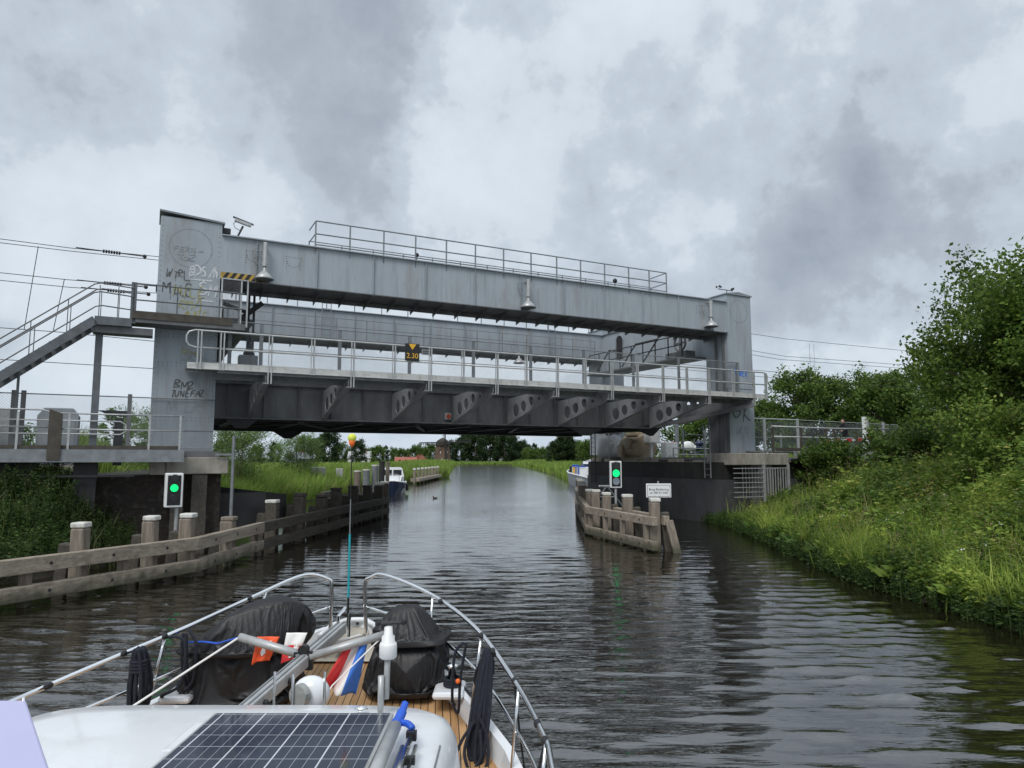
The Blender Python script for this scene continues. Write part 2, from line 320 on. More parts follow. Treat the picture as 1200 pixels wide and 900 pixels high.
# ------------------------------------------------------------------ terrain and water
def interp(y, pts): return np.interp(y, [p[0] for p in pts], [p[1] for p in pts])
LB = [(-60, -14), (0, -15), (13, -13.6), (18, -12.3), (22, -11.0), (26, -11.2), (31, -14.2), (45, -15.0), (70, -13.8), (100, -12.6), (112, -10.6), (116, -10.2), (119, -12), (200, -17), (340, -27), (352, -25)]
RB = [(-60, 12), (0, 10.2), (8, 9.4), (13, 8.9), (18, 8.5), (25, 9.2), (31, 9.7), (36, 9.4), (60, 9.0), (95, 8.0), (125, 8.2), (190, 6.9), (250, 4.5), (340, 0), (352, -1)]
def ss(a, b, x): t = np.clip((x - a) / (b - a), 0, 1); return t * t * (3 - 2 * t)
def height(x, y):
    x = np.asarray(x, float); y = np.asarray(y, float)
    l = interp(y, LB) - x; r = x - interp(y, RB)
    d = np.maximum(l, r); d = np.where(y > 352, np.maximum(d, (y - 352) * .6), d)
    near = ss(-40, -5, -y)                       # 1 close to the camera
    rise_r = np.where(y < 60, 1.75 * ss(0, 7, d) + .5 * ss(5, 14, d), .7 * ss(0, 4, d))
    rise_l = .75 * ss(0, 3, d) + np.where(y < 24, .5 * ss(0, 3, d), 0)
    h = np.where(d < 0, -1.6 * ss(0, 1.6, -d), np.where(r > l, rise_r, rise_l) + .12)
    u = (x - OX) * UX + (y - OY) * UY; v = -(x - OX) * UY + (y - OY) * UX
    emb = np.where(u > 10, ss(-.3, 4.2, v), ss(-3.5, 3.6, v)) * (1 - ss(13.5, 18, v)) * (1 - ss(-3.5, -1.8, u) * (1 - ss(24.0, 25.5, u)))
    h = np.where(emb > 0, np.maximum(h, h * (1 - emb) + 2.75 * emb), h)
    h = h + .35 * ss(400, 900, y) * ss(.1, .5, d)
    return h
def lumps(x, y): return .10 * np.sin(x * 1.3 + y * .7) * np.sin(y * 1.1 - x * .4) + .06 * np.sin(x * 3.1 + 1.2) * np.sin(y * 2.7)
xs = np.concatenate([-np.geomspace(3000, 60, 24), np.linspace(-58, 58, 233), np.geomspace(60, 3000, 24)])
ys = np.concatenate([np.linspace(-60, -6, 12), np.linspace(-5, 90, 191), np.linspace(91, 360, 190), np.geomspace(363, 4000, 30)])
GX, GY = np.meshgrid(xs, ys); H = height(GX, GY); H = H + np.where(H > .2, lumps(GX, GY), 0)
nx, ny = len(xs), len(ys); idx = np.arange(nx * ny).reshape(ny, nx)
qf = np.stack([idx[:-1, :-1], idx[:-1, 1:], idx[1:, 1:], idx[1:, :-1]], -1).reshape(-1, 4)
tm = mat('meadow_ground', (.05, .075, .02), .95, 0, .4, .35, (1, 1, 1), (.10, .085, .04), .5, 1.5, .6, 6)
_t = tm.node_tree; _b = _t.nodes['Principled BSDF']; _src = _b.inputs['Base Color'].links[0].from_socket; _co = _t.nodes.new('ShaderNodeTexCoord'); _sp = _t.nodes.new('ShaderNodeSeparateXYZ'); _t.links.new(_co.outputs['Object'], _sp.inputs[0])
_mr = _t.nodes.new('ShaderNodeMapRange'); _t.links.new(_sp.outputs[2], _mr.inputs[0]); _mr.inputs[1].default_value = .18; _mr.inputs[2].default_value = .5; _mr.inputs[3].default_value = 1; _mr.inputs[4].default_value = 0
_mi = _t.nodes.new('ShaderNodeMixRGB'); _t.links.new(_mr.outputs[0], _mi.inputs[0]); _t.links.new(_src, _mi.inputs[1]); _mi.inputs[2].default_value = (.028, .022, .014, 1); _t.links.new(_mi.outputs[0], _b.inputs['Base Color'])
tag(fastmesh('ground', np.stack([GX, GY, H], -1).reshape(-1, 3), qf, tm, smooth=True), 'green river banks and flat meadows', 'ground', kind='structure')

def watermat():
    m = bpy.data.materials.new('canal_water'); m.use_nodes = True; t = m.node_tree; b = t.nodes['Principled BSDF']
    b.inputs['Base Color'].default_value = (.009, .0075, .004, 1); b.inputs['Roughness'].default_value = .015; b.inputs['IOR'].default_value = 2.8
    co = t.nodes.new('ShaderNodeTexCoord')
    def nz(scale, st, det):
        mp = t.nodes.new('ShaderNodeMapping'); mp.inputs['Scale'].default_value = st; t.links.new(co.outputs['Object'], mp.inputs[0])
        n = t.nodes.new('ShaderNodeTexNoise'); n.inputs['Scale'].default_value = scale; n.inputs['Detail'].default_value = det; n.inputs['Roughness'].default_value = .5; t.links.new(mp.outputs[0], n.inputs[0]); return n.outputs[0]
    a = nz(6.5, (.3, 1.4, 1), 3); c = nz(2.4, (.3, 1.3, 1), 2)
    ad = t.nodes.new('ShaderNodeMath'); ad.operation = 'MULTIPLY_ADD'; ad.inputs[1].default_value = 2.0; t.links.new(c, ad.inputs[0]); t.links.new(a, ad.inputs[2])
    # a breeze roughens some patches and leaves others smooth
    pt = nz(.16, (1, .55, 1), 3); mr = t.nodes.new('ShaderNodeMapRange'); t.links.new(pt, mr.inputs[0]); mr.inputs[1].default_value = .35; mr.inputs[2].default_value = .65; mr.inputs[3].default_value = .1; mr.inputs[4].default_value = .3
    sy = t.nodes.new('ShaderNodeSeparateXYZ'); t.links.new(co.outputs['Object'], sy.inputs[0]); sh = t.nodes.new('ShaderNodeMapRange'); t.links.new(sy.outputs[1], sh.inputs[0]); sh.inputs[1].default_value = 16; sh.inputs[2].default_value = 75; sh.inputs[3].default_value = 1; sh.inputs[4].default_value = .22   # the open reach beyond the bridge lies calmer
    ml = t.nodes.new('ShaderNodeMath'); ml.operation = 'MULTIPLY'; t.links.new(mr.outputs[0], ml.inputs[0]); t.links.new(sh.outputs[0], ml.inputs[1])
    bu = t.nodes.new('ShaderNodeBump'); bu.inputs['Distance'].default_value = .045; t.links.new(ml.outputs[0], bu.inputs['Strength']); t.links.new(ad.outputs[0], bu.inputs['Height'])
    ro = t.nodes.new('ShaderNodeMapRange'); t.links.new(sy.outputs[1], ro.inputs[0]); ro.inputs[1].default_value = 8; ro.inputs[2].default_value = 60; ro.inputs[3].default_value = .015; ro.inputs[4].default_value = .12; t.links.new(ro.outputs[0], b.inputs['Roughness'])   # wavelets too fine to model further out
    t.links.new(bu.outputs[0], b.inputs['Normal']); return m
wx = np.concatenate([np.linspace(-80, -16, 30), np.arange(-15.5, 15.5, .10), np.linspace(16, 80, 30)])
wy = [-30., -10., 0.]
y = 3.0
while y < 420: wy.append(y); y += max(.055, .0045 * y * max(1, y / 30))
wy = np.array(wy); WX, WY = np.meshgrid(wx, wy)
rs = np.random.RandomState(3); Z = np.zeros_like(WX)
for i in range(60):
    lam = .25 * (3.4 ** rs.rand()); th = rs.normal(0, .22); kx, ky = math.sin(th) * 2 * math.pi / lam, math.cos(th) * 2 * math.pi / lam
    amp = .0105 * lam ** 1.0 * rs.uniform(.6, 1.3); ph = rs.uniform(0, 6.28)
    mask = .55 + .45 * np.sin(WX * rs.uniform(.1, .35) + WY * rs.uniform(-.3, .3) + rs.uniform(0, 6))
    fade = np.clip(1.5 - WY * .0045 * np.maximum(1, WY / 30) * 5 / lam, 0, 1)
    Z += amp * mask * fade * np.sin(kx * WX + ky * WY + ph + .8 * np.sin(WX * .5 + i))
for lam, th, amp in ((.42, .10, .0048), (.55, -.13, .0055), (.36, .02, .0036), (.75, .22, .003)):
    kx, ky = math.sin(th) * 2 * math.pi / lam, math.cos(th) * 2 * math.pi / lam; fade = np.clip(1.6 - WY / 26, 0, 1); Z += amp * fade * (.5 + .5 * np.sin(WX * .23 + WY * .31 + lam * 9)) * np.sin(kx * WX + ky * WY + 1.3 * np.sin(WX * .35 + WY * .1))
# the wash of a passing boat: rings spreading from the right
for (cx, cy, lam, amp, r0, rw) in [(15, 16, .5, .008, 9.5, 4.5), (13, 6, .42, .008, 6.5, 3.0)]:
    rr = np.hypot(WX - cx, (WY - cy) * 1.25); Z += amp * np.sin(2 * math.pi * rr / lam) * np.exp(-((rr - r0) / rw) ** 2) * (WY < 40)
sg_ = Z[60:260].std(); zz_ = Z / sg_; Z = sg_ * .6 * (np.exp(.55 * zz_) - 1.16)
calm = ss(-1.2, 2.5, interp(WY, RB) - WX); Z *= .25 + .75 * calm
wn, wm = len(wx), len(wy); idx = np.arange(wn * wm).reshape(wm, wn)
qf = np.stack([idx[:-1, :-1], idx[:-1, 1:], idx[1:, 1:], idx[1:, :-1]], -1).reshape(-1, 4)
tag(fastmesh('water', np.stack([WX, WY, Z], -1).reshape(-1, 3), qf, watermat(), smooth=True), 'dark rippled water of the canal', 'water', kind='structure')

# ------------------------------------------------------------------ the lift bridge: portal frame that stands still
frame = thing('bridge_portal', 'grey riveted steel portal of four towers and two long top beams standing over the canal', 'bridge portal', B(0, 0), ANG)
TU = [(-.95, .95), (23.85, 25.45)]; TV = [(1.4, 2.9), (12.1, 13.6)]
STROKES = {
 'A': [[(0, 0), (.4, 1), (.8, 0)], [(.15, .4), (.65, .4)]], 'B': [[(0, 0), (0, 1), (.6, .85), (.1, .55), (.7, .3), (0, 0)]], 'C': [[(.7, .9), (.2, 1), (0, .5), (.2, 0), (.7, .1)]],
 'D': [[(0, 0), (0, 1), (.6, .8), (.7, .3), (0, 0)]], 'E': [[(.6, 1), (0, 1), (0, 0), (.6, 0)], [(0, .5), (.5, .5)]], 'F': [[(.6, 1), (0, 1), (0, 0)], [(0, .55), (.45, .55)]],
 'G': [[(.7, .85), (.4, 1), (.05, .7), (.05, .25), (.4, 0), (.75, .2), (.72, .5), (.4, .5)]], 'I': [[(.2, 0), (.2, 1)]], 'K': [[(0, 0), (0, 1)], [(.7, 1), (.02, .5), (.75, -.05)]],
 'L': [[(0, 1), (0, 0), (.6, 0)]], 'M': [[(0, 0), (.1, 1), (.4, .4), (.7, 1), (.85, 0)]], 'R': [[(0, 0), (0, 1), (.6, .8), (.05, .5), (.7, 0)]], 'S': [[(.65, .9), (.2, 1), (.05, .7), (.6, .4), (.5, .05), (0, .05)]],
 'T': [[(0, 1), (.8, 1)], [(.4, 1), (.4, 0)]], 'U': [[(0, 1), (.05, .1), (.4, 0), (.65, .2), (.7, 1)]], 'W': [[(0, 1), (.2, 0), (.4, .7), (.6, 0), (.85, 1)]], 'N': [[(0, 0), (.05, 1), (.6, 0), (.65, 1)]],
 'O': [[(.35, 1), (0, .5), (.35, 0), (.7, .5), (.35, 1)]], 'Z': [[(0, 1), (.7, 1), (0, 0), (.75, 0)]], '2': [[(0, .8), (.35, 1), (.65, .75), (0, 0), (.7, 0)]], '_': [[(0, 0), (1, .1)]], ' ': [], 'P': [[(0, 0), (0, 1), (.6, .8), (0, .5)]], 'Y': [[(0, 1), (.35, .5), (.7, 1)], [(.35, .5), (.3, 0)]], '~': [[(0, .2), (.3, .5), (.5, .1), (.8, .4), (1, .2)]], '-': [[(0, .5), (.6, .5)]]}
def graffiti(name, s, u0, z0, h, w, m, parent, v, r=.018, slant=.1, step=0.0):
    """hand sprayed letters: uneven, leaning, with swinging strokes, each line a thin raised ribbon"""
    b = MB(); u = u0; rr = random.Random(s + str(u0))
    for i, ch in enumerate(s):
        hs, ws_, sl_, dz = h * rr.uniform(.8, 1.25), w * rr.uniform(.85, 1.25), slant + rr.uniform(-.18, .22), rr.uniform(-.12, .12) * h
        for st_ in STROKES[ch]:
            P = [Vector((x + rr.uniform(-.09, .09), y_ + rr.uniform(-.09, .09), 0)) for x, y_ in st_]; Q = []
            for a in range(len(P) - 1):
                p0, p1, p2, p3 = P[max(a - 1, 0)], P[a], P[a + 1], P[min(a + 2, len(P) - 1)]
                for k in range(6):
                    t = k / 6; c = .5 * ((2 * p1) + (p2 - p0) * t + (2 * p0 - 5 * p1 + 4 * p2 - p3) * t * t + (3 * p1 - p0 - 3 * p2 + p3) * t ** 3); Q.append(c)
            Q.append(P[-1]); Q = [Vector((u + ws_ * q.x + sl_ * hs * q.y, v, z0 + dz + step * i + hs * q.y)) for q in Q]
            for j, (p, q) in enumerate(zip(Q[:-1], Q[1:])): b.bar(p, q + (q - p) * .2, 2 * r * (.75 + .5 * math.sin(3.1 * j / len(Q))), .006, (0, 1, 0))
            if rr.random() < .3: b.bar(Q[-1], Q[-1] - Vector((0, 0, h * rr.uniform(.2, .7))), r * .5, .006, (0, 1, 0))
        u += w * rr.uniform(.8, 1.15)
    b.build(name, m, parent)
def rivet(b, u, v, z, r=.016): b.add([(u - r, v, z - r), (u + r, v, z - r), (u + r, v, z + r), (u - r, v, z + r), (u, v - .014, z)], [(0, 1, 4), (1, 2, 4), (2, 3, 4), (3, 0, 4)])
towers = {}
for a, (u0, u1) in enumerate(TU):
    for c, (v0, v1) in enumerate(TV):
        zb = 3.25 if (a, c) != (1, 0) else 3.3
        b = MB(); b.box(u0, u1, v0, v1, zb, 11.02)
        t = b.build('tower', steel, frame); towers[a, c] = t
        k = MB()
        if c == 0 and a == 0: k.prism([(u0 - .04, v0 - .06, 11.18), (u1 + .08, v0 - .06, 11.02), (u1 + .08, v0 - .06, 11.08), (u0 - .04, v0 - .06, 11.24)], (0, v1 - v0 + .12, 0)); k.box(u0 + .02, u1 - .02, v0 + .02, v1 - .02, 11.021, 11.05)
        else:                        # shallow pitched cap
            um = (u0 + u1) / 2; k.prism([(u0 - .06, v0 - .06, 11.03), (u1 + .06, v0 - .06, 11.03), (u1 + .06, v0 - .06, 11.08), (um, v0 - .06, 11.2), (u0 - .06, v0 - .06, 11.08)], (0, v1 - v0 + .12, 0))
        k.build('tower_cap', steel_b, t)
        if c == 0:
            r_ = MB(); z = zb + .15
            while z < 10.9:
                for uu in (u0 + .07, u1 - .07): rivet(r_, uu, v0, z)
                z += .17
            cu_, rad = (u0 + u1) / 2, (.66 if a == 0 else .56)
            for q in range(52): rivet(r_, cu_ + rad * math.cos(q * 2 * math.pi / 52), v0, 10.05 + (0 if a == 0 else .18) + rad * math.sin(q * 2 * math.pi / 52), .019)
            for zz in ((4.25, 6.05, 7.0) if a == 0 else (6.4,)):
                for q in range(13): rivet(r_, u0 + .15 + q * (u1 - u0 - .3) / 12, v0, zz); rivet(r_, u0 + .15 + q * (u1 - u0 - .3) / 12, v0, zz + .1)
            r_.build('rivets', steel_b, t)
            p = MB(); p.box(u0 - .004, u1 + .004, v0 - .008, v0 + .3, 3.9 if a == 0 else 6.38, 3.93 if a == 0 else 6.41); p.build('plate_joint', steel_dk, t)
tl = towers[0, 0]; gv = 1.394
graffiti('spray_lettering', 'BDSAI', -.02, 9.12, .30, .2, wht_graf, tl, gv, .024); graffiti('spray_lettering', '_', .05, 8.98, .1, .75, wht_graf, tl, gv, .022)
graffiti('spray_lettering', 'WTRL', -.72, 9.03, .24, .2, blk_graf, tl, gv, .014, .05, -.02); graffiti('spray_lettering', 'MILLE', -.78, 8.45, .34, .2, blk_graf, tl, gv, .018, .05)
graffiti('spray_lettering', 'SM', .3, 8.5, .36, .32, wht_graf, tl, gv, .026); graffiti('spray_lettering', '_', .25, 8.3, .06, .6, wht_graf, tl, gv, .02)
graffiti('spray_lettering', 'MILE', -.45, 8.38, .34, .24, yel_graf, tl, gv - .004, .016); graffiti('spray_lettering', 'RMA', -.3, 7.98, .3, .22, yel_graf, tl, gv, .018); graffiti('spray_lettering', 'GOATS', -.15, 7.64, .26, .14, yel_graf, tl, gv, .018)
graffiti('spray_lettering', 'FERN-', -.5, 9.9, .15, .18, grey_graf, tl, gv, .02); graffiti('spray_lettering', 'TOZ', -.4, 9.62, .16, .2, grey_graf, tl, gv, .02)
graffiti('spray_lettering', 'SRN', -.1, 6.2, .34, .22, grey_graf, tl, gv, .016); graffiti('spray_lettering', 'RML', -.1, 6.42, .18, .2, yel_graf, tl, gv, .014)
graffiti('spray_lettering', 'BM2', -.3, 5.3, .22, .22, blk_graf, tl, gv, .018); graffiti('spray_lettering', 'TUNEFAZ', -.4, 5.05, .17, .14, blk_graf, tl, gv, .015); graffiti('spray_lettering', 'NIUR', -.55, 4.55, .26, .3, grey_graf, tl, gv, .013)
tr = towers[1, 0]
graffiti('spray_lettering', 'G', 23.95, 4.95, .62, .62, blk_graf, tr, gv, .025); graffiti('spray_lettering', 'K', 24.72, 4.9, .66, .6, blk_graf, tr, gv, .025); graffiti('spray_lettering', 'UZAR', 24.3, 5.68, .24, .26, grey_graf, tr, gv, .02); graffiti('spray_lettering', 'WIN', 24.2, 4.2, .3, .3, grey_graf, tr, gv, .016)
graffiti('spray_lettering', 'MONER', 24.15, 7.05, .3, .2, blue, tr, gv, .02)
# the side of the near right tower facing the canal gets a darker plate on its lower part
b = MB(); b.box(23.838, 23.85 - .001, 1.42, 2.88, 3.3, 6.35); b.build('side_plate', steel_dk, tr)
b = MB()
for v_ in (1.62, 2.12): b.box(23.70, 23.838, v_ - .03, v_ + .03, 3.35, 9.2)
b.build('guide_rail', steel_dk, tr)

for j, (v0, v1) in enumerate(((1.4, 2.75), (12.1, 13.45))):
    b = MB(); u0, u1 = .951, 23.849
    b.box(u0, u1, v0, v0 + .03, 9.12, 10.62); b.box(u0, u1, v1 - .03, v1, 9.12, 10.62)
    b.box(u0, u1, v0 - .10, v1 + .1, 10.621, 10.66)
    nst = 11
    for i in range(nst):
        u = u0 + (u1 - u0) * (i + .55) / nst
        b.box(u - .055, u + .055, v0 - .012, v0 - .0005, 9.14, 10.61)
        b.box(u - .006, u + .006, v0 - .075, v0 - .0125, 9.14, 10.61)
    ub = b.build('top_beam', steel, frame)
    w = MB(); w.box(u0, u1, v0 - .09, v1 + .09, 9.085, 9.119)
    for i in range(24):
        u = u0 + .5 + i * .965
        w.prism([(u, v1 + .12, 9.084), (u, v0 + .1, 9.084), (u, v1 + .1, 8.8)], (.03, 0, 0)); w.box(u - .09, u + .12, v0 - .05, v1 + .05, 9.06, 9.084)
    w.box(u0, u1, v1 - .12, v1 + .05, 8.93, 9.06)
    w.build('bottom_flange', steel_dk, ub)
    if j == 0:
        r_ = MB()
        for i in range(nst):
            u = u0 + (u1 - u0) * (i + .55) / nst
            for q in range(13):
                for s_ in (-.04, .04): rivet(r_, u + s_, v0 - .012, 9.22 + q * .11, .011)
        for (uc, zc_) in ((2.0, 10.0), (3.35, 9.95), (22.2, 10.05)):
            for q in range(6):
                rivet(r_, uc - .25 + q * .1, v0, zc_ + .22, .018); rivet(r_, uc - .25, v0, zc_ - .22 + q * .09, .018); rivet(r_, uc + .25, v0, zc_ - .22 + q * .09, .018)
            for q in range(9): a_ = math.pi * (1 + q / 8); rivet(r_, uc + .22 * math.cos(a_), v0, zc_ + .05 + .2 * math.sin(a_), .018)
        for q in range(12):
            for s_ in (14.6, 14.7, 14.95, 15.05, 15.3, 15.4): rivet(r_, s_, v0, 9.25 + q * .11, .013)
        r_.build('rivets', steel_b, ub)
        hz_ = MB()
        hz_.box(.96, 2.45, v0 - .014, v0 - .0008, 9.13, 9.36); hs = hz_.build('hazard_strip', mat('faded_yellow_paint', (.42, .27, .05), .7, 0, .35, 5, spots=(.2, .17, .12), spot_amt=.6, spot_scale=4), ub)
        q = MB()
        for i in range(6): u = 1.0 + i * .235; q.prism([(u, v0 - .0185, 9.131), (u + .12, v0 - .0185, 9.131), (u + .26, v0 - .0185, 9.359), (u + .14, v0 - .0185, 9.359)], (0, .0035, 0))
        q.build('black_stripes', blackp, hs)

def railing(parent, name, pts, posts, zs, r, m, post_w=.05, post_m=None, foot=None, ends=True):
    """rails along a line with heights zs above it; posts are sub-parts"""
    b = MB()
    for z in zs: b.tube([Vector(p) + Vector((0, 0, z)) for p in pts], r, 6)
    ra = b.build(name, m, parent)
    for p in posts:
        b = MB(); p = Vector(p); f = foot if foot is not None else 0
        b.box(p.x - post_w / 2, p.x + post_w / 2, p.y - .02, p.y + .02, p.z + f, p.z + zs[0]); b.build('post', post_m or m, ra)
    return ra
# railing on the front top beam
pu = [4.1, 5.36, 6.65, 7.92, 9.2, 10.46, 11.73, 13.02, 14.27, 15.48, 16.74, 18.05, 19.2, 20.2]
railing(frame, 'top_railing', [(4.1, 1.42, 10.66), (20.2, 1.42, 10.66)], [(u, 1.42, 10.66) for u in pu], [.98, .5, .1], .026, steel_b, .05, foot=-.28)
railing(frame, 'top_railing', [(4.1, 2.6, 10.66), (20.2, 2.6, 10.66)], [(4.1 + i * 1.24, 2.6, 10.66) for i in range(14)], [.55, .1], .02, steel_b, .04)
b = MB()
for u in (4.1, 20.2):
    for z in (.98, .5): b.tube([(u, 1.42, 10.66 + z), (u, 2.6, 10.66 + z)], .024, 6)
b.build('end_rail', steel_b, frame)
railing(frame, 'top_railing', [(2.5, 12.2, 10.66), (23.0, 12.2, 10.66)], [(2.5 + i * 1.46, 12.2, 10.66) for i in range(15)], [1.0, .5], .022, steel_b, .045, foot=-.3)
# catwalk along the inside of the back beam, with ladder
b = MB(); b.box(1.0, 23.0, 11.4, 12.08, 9.0, 9.05); cw = b.build('catwalk', steel_dk, frame)
railing(frame, 'catwalk_railing', [(1.0, 11.42, 9.05), (22.9, 11.42, 9.05)], [(1.0 + i * 1.56, 11.42, 9.05) for i in range(15)], [1.05, .62], .018, galv_dk, .035)
for ul in (6.6, 19.9):
    b = MB()
    for s_ in (0, .45): b.tube([(ul + s_, 11.9, 9.05), (ul + s_, 11.9, 11.5), (ul + s_, 12.3, 11.75)], .022, 6)
    for q in range(9): b.tube([(ul, 11.9, 9.3 + q * .27), (ul + .45, 11.9, 9.3 + q * .27)], .012, 5)
    b.build('ladder', steel_b, frame)
# cross walls between the towers at each end, with an arched door in the right one
for (ua, ub_) in ((.6, .75), (23.9, 24.05)):
    b = MB(); b.box(ua, ub_, 2.902, 12.098, 8.1, 10.62); cwall = b.build('cross_wall', steel, frame)
    b = MB(); b.box(ua - .07, ub_ + .07, 2.93, 12.07, 10.621, 10.66); b.box(ua - 1.35, ub_ + .05, 2.93, 12.07, 8.02, 8.099); b.build('wall_flange', steel_dk, cwall)
    if ua > 20:
        arch = [(ua - .02, 10.0, 8.95), (ua - .02, 10.62, 8.95)] + [(ua - .02, 10.31 + .31 * math.cos(k * math.pi / 10), 10.0 + .31 * math.sin(k * math.pi / 10)) for k in range(11)]
        b = MB(); b.prism(arch, (.018, 0, 0)); b.build('arched_door', steel_blk, cwall)
        b = MB(); b.tube([(ua - .03, 9.97, 8.95)] + [(ua - .03, 10.31 - .36 * math.cos(k * math.pi / 12), 10.0 + .36 * math.sin(k * math.pi / 12)) for k in range(13)] + [(ua - .03, 10.67, 8.95)], .03, 6); b.build('door_frame', steel_b, cwall)
# platform inside the right end wall with its railing panels
railing(frame, 'platform_railing', [(22.55, 3.2, 8.1), (22.55, 11.6, 8.1)], [(22.55, 3.2 + i * 1.05, 8.1) for i in range(9)], [1.1, .6], .03, steel_blk, .05)
b = MB()
for v_ in (5.0, 6.9, 9.4): b.bar((22.5, v_, 9.25), (22.5, v_ + 1.3, 8.15), .05, .06)
b.bar((22.5, 5.0, 9.25), (22.5, 6.9, 9.25), .04, .05); b.bar((22.5, 9.4, 9.25), (22.5, 8.1, 8.9), .04, .05); b.build('stair_stringer', steel_blk, frame)
b = MB(); b.tube([(23.2, 4.1 + .42 * math.cos(k * math.pi / 8), 8.95 + .42 * math.sin(k * math.pi / 8)) for k in range(16)], .06, 6, True); b.box(22.9, 23.5, 3.3, 4.9, 8.1, 8.45); b.tube([(23.2, 3.68, 8.95), (23.2, 4.52, 8.95)], .05, 6); b.tube([(23.2, 4.1, 8.5), (23.2, 4.1, 9.37)], .05, 6); b.build('cable_wheel', steel_dk, frame)
# left end: inspection platform round the tower, gate, struts
b = MB(); b.box(-1.6, 1.72, .5, 1.39, 7.24, 7.45); pf = b.build('platform', steel_dk, frame)
b = MB(); b.box(-1.6, 1.3, .47, .499, 7.36, 7.6); b.build('edge_board', rustwood, pf)
railing(frame, 'platform_railing', [(-1.58, .52, 7.45), (1.66, .52, 7.45)], [(-1.58, .52, 7.45), (-.35, .52, 7.45), (.9, .52, 7.45), (1.5, .52, 7.45)], [1.02, .5], .024, stair_m, .04)
b = MB(); b.box(-1.66, -1.5, .5, .62, 7.2, 8.5); b.build('corner_post', stair_m, frame)
b = MB()                                            # mesh gate beside the tower
for u in (1.0, 1.62, 1.82): b.box(u - .025, u + .025, 1.1, 1.15, 7.45, 9.08)
for z in (7.5, 9.05): b.box(1.0, 1.82, 1.1, 1.15, z, z + .04)
gate = b.build('mesh_gate', galv, frame)
b = MB()
for i in range(15): b.box(1.03 + i * .04, 1.036 + i * .04, 1.12, 1.13, 7.5, 9.05)
for i in range(36): b.box(1.0, 1.62, 1.12, 1.13, 7.52 + i * .042, 7.527 + i * .042)
b.build('gate_mesh', steel_dk, gate)
b = MB(); b.bar((1.3, 3.0, 7.6), (2.55, 3.0, 8.75), .12, .18); b.bar((1.2, 3.0, 8.6), (2.0, 3.0, 8.35), .1, .12); b.bar((1.1, 3.0, 7.4), (2.0, 3.0, 8.0), .1, .14); b.build('strut', steel_blk, frame)
b = MB(); b.box(2.05, 2.13, 3.0, 3.08, 5.9, 9.1); b.box(2.23, 2.31, 3.0, 3.08, 5.9, 9.1); b.box(1.4, 1.52, 6.5, 6.6, 5.8, 9.1); b.box(1.0, 1.9, 5.0, 11.9, 7.55, 7.62); b.build('guide_rail', steel_blk, frame)
b = MB(); b.box(.98, 2.3, 3.0, 11.9, 8.0, 8.09); b.box(.98, 1.08, 3.0, 11.9, 7.3, 8.0); b.build('inner_platform', steel_dk, frame)
# stairs down to the railway path
st = thing('access_stairs', 'grey steel stairs with thin double handrails climbing to the left tower platform', 'stairs', B(-2.6, .5, 7.2), ANG)
b = MB()
for v_ in (0, .82): b.bar((-4.9, v_, -4.05), (.02, v_, .02), .05, .26, (0, 0, 1)); b.box(0, 1.0, v_ - .025, v_ + .025, -.12, .14)
b.build('stringer', stair_m, st)
b = MB()
for i in range(19): b.box(-4.75 + i * .25 - .13, -4.75 + i * .25 + .1, .03, .79, -3.86 + i * .207, -3.83 + i * .207)
b.build('treads', steel_dk, st)
b = MB(); b.box(0, 1.0, .026, .794, .04, .08); b.box(-.05, 1.6, .1, .7, -.34, -.125); b.build('landing', steel_dk, st)
for v_ in (0, .82):
    b = MB()
    for h_ in (1.12, .58 if v_ else .85):
        b.tube([(-4.9, v_, -4.0 + h_), (-.05, v_, h_), (.12, v_, h_ + .05), (1.02, v_, h_ - .02)], .021, 6)
    for u in (-4.3, -3.4, -2.5, -1.6, -.7): b.box(u - .012, u + .012, v_ - .012, v_ + .012, -3.95 + (u + 4.9) * .828, -2.9 + (u + 4.9) * .828)
    for u in (.1, .6): b.box(u - .012, u + .012, v_ - .012, v_ + .012, .1, 1.1)
    b.build('handrail', stair_m, st)
for u, s_, z0 in ((.13, .1, -4.1), (-1.86, .03, -4.3)):
    b = MB(); b.box(u - s_, u + s_, .35, .45, z0, -.13 if s_ > .05 else -1.62); b.build('support_column', stair_m, st)

# ------------------------------------------------------------------ the lifting span
span = thing('bridge_lift_span', 'raised dark steel bridge deck with cantilever brackets and a pale railed walkway', 'bridge deck', B(0, 0, 4.5), ANG)
ZS = -4.5
def Z_(z): return z + ZS
for (v0, sgn) in ((4.2, 1), (10.2, -1)):
    b = MB(); poly = [(1.0, v0, Z_(4.55)), (21.0, v0, Z_(4.55)), (23.5, v0, Z_(5.4)), (23.5, v0, Z_(5.8)), (1.0, v0, Z_(5.8))]
    b.prism(poly, (0, .04, 0)); b.box(1.0, 21.2, v0 - .2, v0 + .24, Z_(4.5), Z_(4.549)); b.box(1.0, 23.5, v0 - .15, v0 + .19, Z_(5.801), Z_(5.93))
    for i in range(17):
        u = 1.6 + i * 1.28; b.box(u - .01, u + .01, v0 - .12, v0 - .001, Z_(4.55), Z_(5.8))
    b.build('main_girder', steel_dk, span)
b = MB()
for i in range(9):
    u = 1.9 + i * 2.4; b.box(u - .12, u + .12, 4.25, 10.19, Z_(4.4), Z_(4.9))
for v_ in (4.6, 6.3, 8.0, 9.7): b.box(1.0, 21.0, v_ - .08, v_ + .08, Z_(4.45), Z_(4.75))
for i in range(8): b.bar((1.9 + i * 2.4, 4.4 if i % 2 else 10, Z_(4.42)), (4.3 + i * 2.4, 10 if i % 2 else 4.4, Z_(4.42)), .16, .08)
